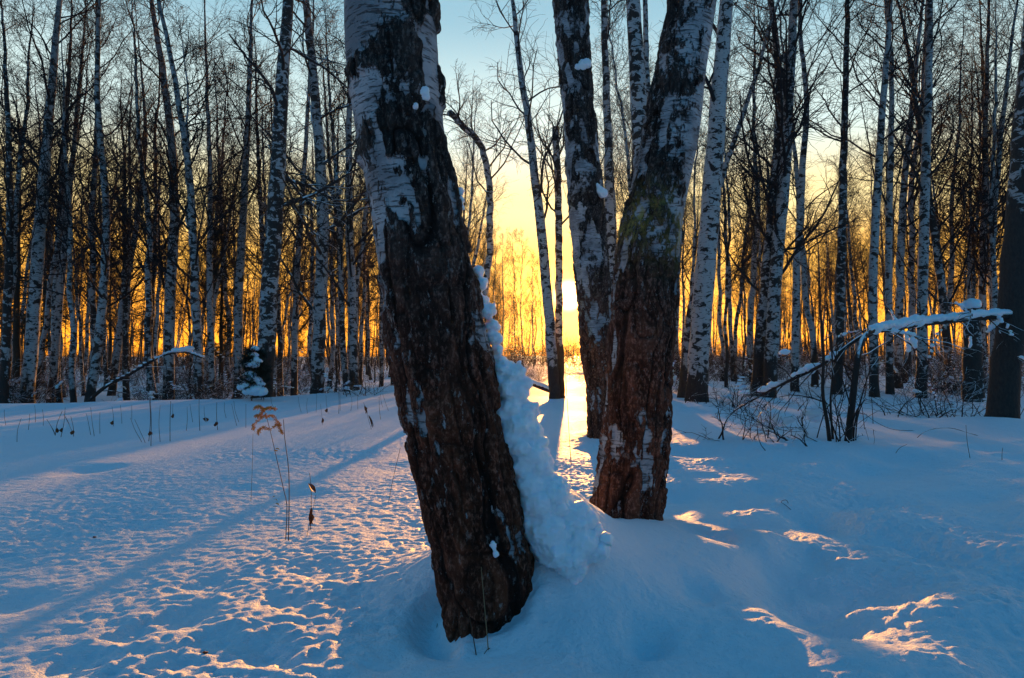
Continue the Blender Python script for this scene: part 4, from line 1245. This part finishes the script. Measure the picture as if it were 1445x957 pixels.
# away from the sun: dusky blue
ramp2 = wn('ShaderNodeValToRGB'); nt.links.new(up, ramp2.inputs[0])
cr = ramp2.color_ramp
stops = [(0.0, (.03, .068, .115)), (.25, (.026, .095, .185)), (1.0, (.0, .068, .175))]
cr.elements.new(.25)
for e, (p_, c_) in zip(cr.elements, stops): e.position = p_; e.color = (*c_, 1)
hd = wn('ShaderNodeMapRange', interpolation_type='SMOOTHSTEP'); nt.links.new(dot, hd.inputs[0]); hd.inputs[1].default_value = -.25; hd.inputs[2].default_value = .68
mx = wn('ShaderNodeMix', data_type='RGBA'); nt.links.new(hd.outputs[0], mx.inputs[0]); nt.links.new(ramp2.outputs[0], mx.inputs[6]); nt.links.new(ramp.outputs[0], mx.inputs[7])
# glare of the low sun itself
pos = wm('MAXIMUM', dot, 0.0)
glow = wm('ADD', wm('MULTIPLY', wm('POWER', pos, 60.), .14), wm('MULTIPLY', wm('POWER', pos, 900.), 1.6))
disc = wn('ShaderNodeMapRange', interpolation_type='SMOOTHSTEP'); nt.links.new(dot, disc.inputs[0]); disc.inputs[1].default_value = math.cos(math.radians(1.5)); disc.inputs[2].default_value = math.cos(math.radians(.55)); disc.inputs[3].default_value = 0; disc.inputs[4].default_value = 1.6
gc = wn('ShaderNodeMix', data_type='RGBA', blend_type='MIX'); gc.inputs[0].default_value = 1.0; gc.inputs[6].default_value = (1, .55, .10, 1); gc.inputs[7].default_value = (1, .55, .10, 1)
sg = wn('ShaderNodeVectorMath', operation='SCALE'); sg.inputs[0].default_value = (1.0, .42, .04); nt.links.new(glow, sg.inputs['Scale'])
sd_ = wn('ShaderNodeVectorMath', operation='SCALE'); sd_.inputs[0].default_value = (1.0, .78, .38); nt.links.new(disc.outputs[0], sd_.inputs['Scale'])
add = wn('ShaderNodeVectorMath', operation='ADD'); nt.links.new(sg.outputs[0], add.inputs[0]); nt.links.new(sd_.outputs[0], add.inputs[1])
add2 = wn('ShaderNodeVectorMath', operation='ADD'); nt.links.new(mx.outputs[2], add2.inputs[0]); nt.links.new(add.outputs[0], add2.inputs[1])
bg1 = wn('ShaderNodeBackground'); nt.links.new(add2.outputs[0], bg1.inputs[0]); bg1.inputs[1].default_value = SKY_ART if 'SKY_ART' in globals() else .90
bg2 = wn('ShaderNodeBackground'); tn = wn('ShaderNodeMix', data_type='RGBA', blend_type='MULTIPLY'); tn.inputs[0].default_value = 1.0; nt.links.new(sky.outputs[0], tn.inputs[6]); tn.inputs[7].default_value = (.85, .50, .20, 1); nt.links.new(tn.outputs[2], bg2.inputs[0]); bg2.inputs[1].default_value = .05
ad = wn('ShaderNodeAddShader'); nt.links.new(bg1.outputs[0], ad.inputs[0]); nt.links.new(bg2.outputs[0], ad.inputs[1])
wo = wn('ShaderNodeOutputWorld'); nt.links.new(ad.outputs[0], wo.inputs['Surface'])

sl = bpy.data.lights.new('sun', 'SUN'); sl.energy = 5.0; sl.angle = math.radians(.6); sl.color = (1.0, .41, .08)
so = bpy.data.objects.new('sun', sl); COL.objects.link(so)
so.rotation_euler = Vector(tuple(-SUNV)).to_track_quat('-Z', 'Y').to_euler(); so.location = (6, 60, 30)

HAZE = True
if HAZE:
    me = bpy.data.meshes.new('haze')
    a, b, z0, z1 = 425, (-30, 525), -4.5, 27
    vs = [(-a, b[0], z0), (a, b[0], z0), (a, b[1], z0), (-a, b[1], z0), (-a, b[0], z1), (a, b[0], z1), (a, b[1], z1), (-a, b[1], z1)]
    me.from_pydata(vs, [], [(0, 3, 2, 1), (4, 5, 6, 7), (0, 1, 5, 4), (1, 2, 6, 5), (2, 3, 7, 6), (3, 0, 4, 7)])
    hm = bpy.data.materials.new('haze'); hm.use_nodes = True; hm.node_tree.nodes.clear()
    o_ = hm.node_tree.nodes.new('ShaderNodeOutputMaterial'); pv = hm.node_tree.nodes.new('ShaderNodeVolumePrincipled')
    pv.inputs['Color'].default_value = (.9, .9, .9, 1); pv.inputs['Density'].default_value = .00008; pv.inputs['Anisotropy'].default_value = .85
    hm.node_tree.links.new(pv.outputs[0], o_.inputs['Volume'])
    ho = link('haze', me, hm); tag(ho, None, None, kind='stuff')

cam = bpy.data.cameras.new('camera'); cam.lens = 24; cam.sensor_width = 36; cam.clip_end = 3000; cam.clip_start = .05
co = bpy.data.objects.new('camera', cam); COL.objects.link(co)
co.location = (0, 0, CAMZ); co.rotation_euler = (math.pi / 2 + PITCH, 0, 0)
scene.camera = co
scene.render.engine = 'CYCLES'
scene.cycles.use_denoising = True
scene.cycles.max_bounces = 6; scene.cycles.diffuse_bounces = 3; scene.cycles.glossy_bounces = 2; scene.cycles.volume_bounces = 0; scene.cycles.transmission_bounces = 2
scene.cycles.sample_clamp_indirect = 4
vs_ = scene.view_settings
vs_.view_transform = 'Standard'; vs_.look = 'None'; vs_.gamma = 1; vs_.use_curve_mapping = False; vs_.exposure = 1.25
